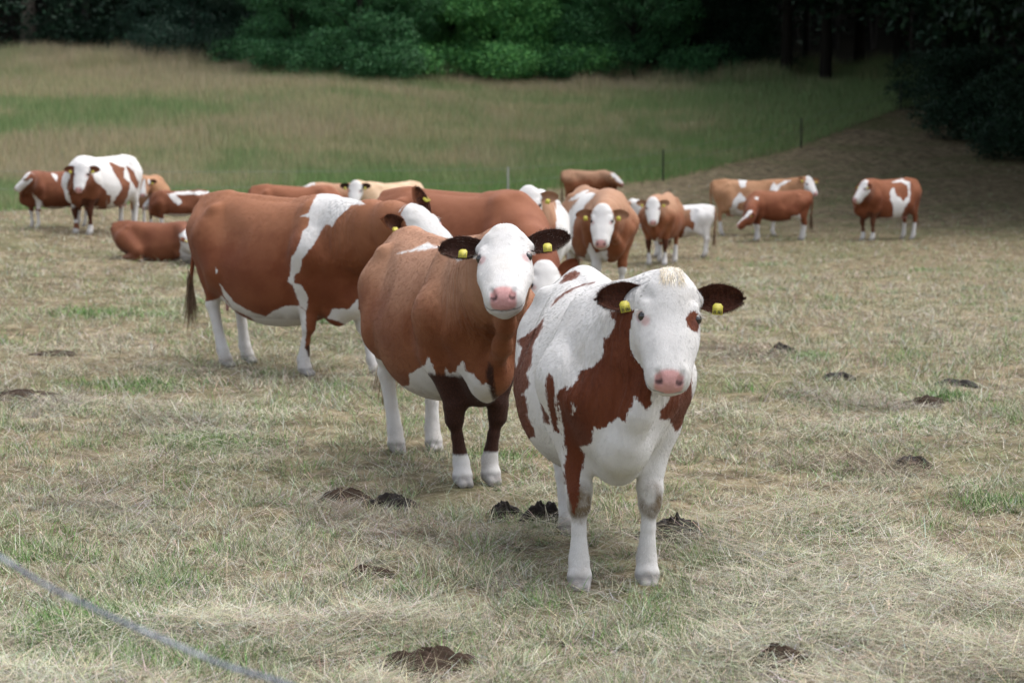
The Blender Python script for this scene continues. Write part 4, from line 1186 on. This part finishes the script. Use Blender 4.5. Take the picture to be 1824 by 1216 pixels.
TL = [ # name, label, cat, px, py, W, H, cols
 ("tree", "dark tree with pale trunk at the top left corner of the wood", "tree", 50, 84, 6, 13, G_DRK, dict(low=.35, trunk=.38, n=7000, bark=BARK)),
 ("bush", "dark green bush at the wood's edge right of the pale trunk", "bush", 275, 100, 5, 6, G_DRK, dict(dy=4)),
 ("bush", "bluish green broad bush left of the darkest gap", "bush", 345, 104, 5.5, 7, G_BLU, dict()),
 ("tree", "dark broad tree above the brownish grass edge", "tree", 430, 110, 6, 9, G_BLU, dict(dy=5)),
 ("bush", "low dark green bush spreading over the tall grass edge", "bush", 520, 128, 4.2, 4.5, G_MID, dict()),
 ("tree", "deep green tree left of the bright leafy tree", "tree", 575, 128, 5.5, 9, G_MID, dict(dy=3)),
 ("bush", "mid green bush reaching furthest down into the meadow", "bush", 640, 140, 3.6, 4.2, G_MID, dict()),
 ("tree", "bright green leafy tree at the centre left of the wood's edge", "tree", 745, 132, 6.5, 9, G_LIT, dict(n=13000)),
 ("tree", "brightest green leafy tree at the middle of the wood's edge", "tree", 860, 140, 6, 8.5, G_LIT, dict(n=13000)),
 ("bush", "rounded green bush right of the brightest tree", "bush", 965, 142, 5, 6.5, G_LIT, dict()),
 ("tree", "blue green tree standing behind the rounded green bush", "tree", 1060, 132, 6, 9, G_MID, dict(dy=4)),
 ("bush", "drooping mid green bush at the wood's edge right of centre", "bush", 1130, 142, 5, 5.5, G_MID, dict()),
 ("bush", "dark green bush where the wood turns to deep shade", "bush", 1225, 140, 4.4, 5, G_DRK, dict(dy=2)),
 ("bush", "blackish green bush between pale trunk and first bushes", "bush", 170, 92, 4.4, 5, G_DRK, dict(dy=3)),
 ("bush", "leafy green bush filling the gap under the two brightest trees", "bush", 805, 128, 4, 5, G_LIT, dict(dy=1)),
 ("bush", "mid green bush in front of the bright trees' left side", "bush", 690, 136, 3.4, 4, G_MID, dict()),
 ("bush", "light green bush low between brightest tree and rounded bush", "bush", 915, 146, 3.2, 4, G_LIT, dict()),
 ("bush", "green bush just right of the rounded green one", "bush", 1015, 146, 3.4, 4, G_MID, dict()),
 ("bush", "last bush before the black gap of the wood", "bush", 1290, 142, 4.2, 5, G_DRK, dict(dy=2)),
 ("bush", "dark bush behind the low one at the grass edge, left of centre", "bush", 480, 116, 4.4, 5, G_DRK, dict(dy=1)),
]
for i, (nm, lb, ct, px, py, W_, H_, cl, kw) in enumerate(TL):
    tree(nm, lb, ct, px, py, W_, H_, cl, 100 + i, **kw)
# right side: dark wood coming down the slope
tree("bush", "dark green bush beside the top of the mown slope", "bush", 1740, 240, 4.2, 3.6, G_DRK, 140, n=7000)
tree("bush", "low dark bush at the right edge in front of the deep shade", "bush", 1842, 280, 3.4, 3.4, G_DRK, 141, n=7000)
tree("bush", "small dark bush at the top end of the slope next to the fence line", "bush", 1680, 190, 3.4, 3.6, G_DRK, 143, n=5000)
tree("tree", "tree at the top right corner with pale leafy branches hanging into view", "tree", 1905, 372, 4.6, 10, [(.06, .12, .05), (.09, .15, .07)], 142, n=5200, low=.46, trunk=.2, leaf=.12)
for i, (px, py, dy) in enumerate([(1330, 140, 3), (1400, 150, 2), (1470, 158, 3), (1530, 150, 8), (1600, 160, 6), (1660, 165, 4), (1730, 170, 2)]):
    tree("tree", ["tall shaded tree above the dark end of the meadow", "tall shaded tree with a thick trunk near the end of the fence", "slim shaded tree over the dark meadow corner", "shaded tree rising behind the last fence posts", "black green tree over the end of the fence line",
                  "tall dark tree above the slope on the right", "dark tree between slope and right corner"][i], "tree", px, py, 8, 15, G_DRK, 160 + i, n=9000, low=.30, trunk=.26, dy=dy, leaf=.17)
# the wood behind, as one mass: stems, undergrowth and closed canopy
r = np.random.RandomState(77)
n = 1500
x = (r.rand(n)*2 - 1) * 75; y = 106 + 115 * r.rand(n)
C = np.stack([x, y, ground_z(x, y) + .8 + 11 * r.rand(n)], 1); R = np.stack([2.4 + 1.5*r.rand(n)]*2 + [1.8 + 1.6*r.rand(n)], 1)
# unseen canopy added over the corner to darken it
n3 = 420; x3 = 9 + 24*r.rand(n3); y3 = 80 + 26*r.rand(n3); k3 = x3 > 9 + (100 - y3) * .35; x3 = x3[k3]; y3 = y3[k3]
C3 = np.stack([x3, y3, np.maximum(ground_z(x3, y3) + 6.5, 11.5) + 4 * r.rand(len(x3))], 1); R3 = np.stack([2.6 + 0*x3]*2 + [1.6 + 0*x3], 1)
C = np.concatenate([C, C3]); R = np.concatenate([R, R3])
# right flank, standing over the meadow corner
n2 = 800
x2 = 15.5 + 24 * r.rand(n2); y2 = 48 + 58 * r.rand(n2); x2 = x2 + np.where(y2 > 72, np.clip((90 - y2) * .2, -3, 4), 1.0)
C2 = np.stack([x2, y2, ground_z(x2, y2) + 5.0 + 9 * r.rand(n2)], 1); R2 = np.stack([2.4 + 1.2*r.rand(n2)]*2 + [1.6 + 1.2*r.rand(n2)], 1)
n4 = 420; y4 = 52 + 36*r.rand(n4); x4 = 11.5 + (y4 - 52) * .06 + 12*r.rand(n4)  # unseen overhanging limbs, added above the view to shade the slope
C4 = np.stack([x4, y4, CAMH + y4*.0745 + 4.6 + 3*r.rand(n4)], 1); R4 = np.tile((2.4, 2.4, 1.1), (n4, 1))
CA = np.concatenate([C, C2, C4]); RA = np.concatenate([R, R2, R4])
hi = CA[:, 2] - RA[:, 2] * 2.3 > CAMH + CA[:, 1] * .0745          # lobes higher than anything the photo shows: coarser leaves
nc = 1500; xc = (r.rand(nc)*2 - 1) * 80; yc = 112 + 100 * r.rand(nc)
Ct = np.stack([xc, yc, ground_z(xc, yc) + 15 + 3 * r.rand(nc)], 1); Rt = np.tile((3.6, 3.6, 1.2), (nc, 1))
V, F, cc = leaf_cards(CA[~hi], RA[~hi], 420000, .17, G_DRK, inner=.8, rng_=r)
V2, F2, cc2 = leaf_cards(np.concatenate([CA[hi], Ct]), np.concatenate([RA[hi], Rt]), 420000, .46, G_DRK, inner=.9, rng_=r)
F2 = F2 + len(V); V = np.concatenate([V, V2]); F = np.concatenate([F, F2]); cc = np.concatenate([cc, cc2])
SV = [V]; SF = [F]; SC_ = [cc]; o = len(V)
for i in range(220):
    x_ = (r.rand()*2 - 1) * 45; y_ = 108 + 60 * r.rand()
    if i < 45: x_ = 22 + 16*r.rand(); y_ = 70 + 36*r.rand()
    z_ = float(ground_z(x_, y_)); rad = .12 + .16 * r.rand()
    v, f_ = tube([(x_, y_, z_ - .3), (x_ + .3*r.randn(), y_, z_ + 5), (x_ + .5*r.randn(), y_, z_ + 12)], [rad*1.2, rad, rad*.5], 7)
    SV.append(v); SF.append(f_ + o); o += len(v); SC_.append(np.tile((.016, .014, .011), (len(v), 1)))
tag(mesh_np("wood", np.concatenate(SV), np.concatenate(SF), LEAF, colors=np.concatenate(SC_), smooth=False), "dark closed wood filling the slope behind the meadow", "wood", kind="stuff")
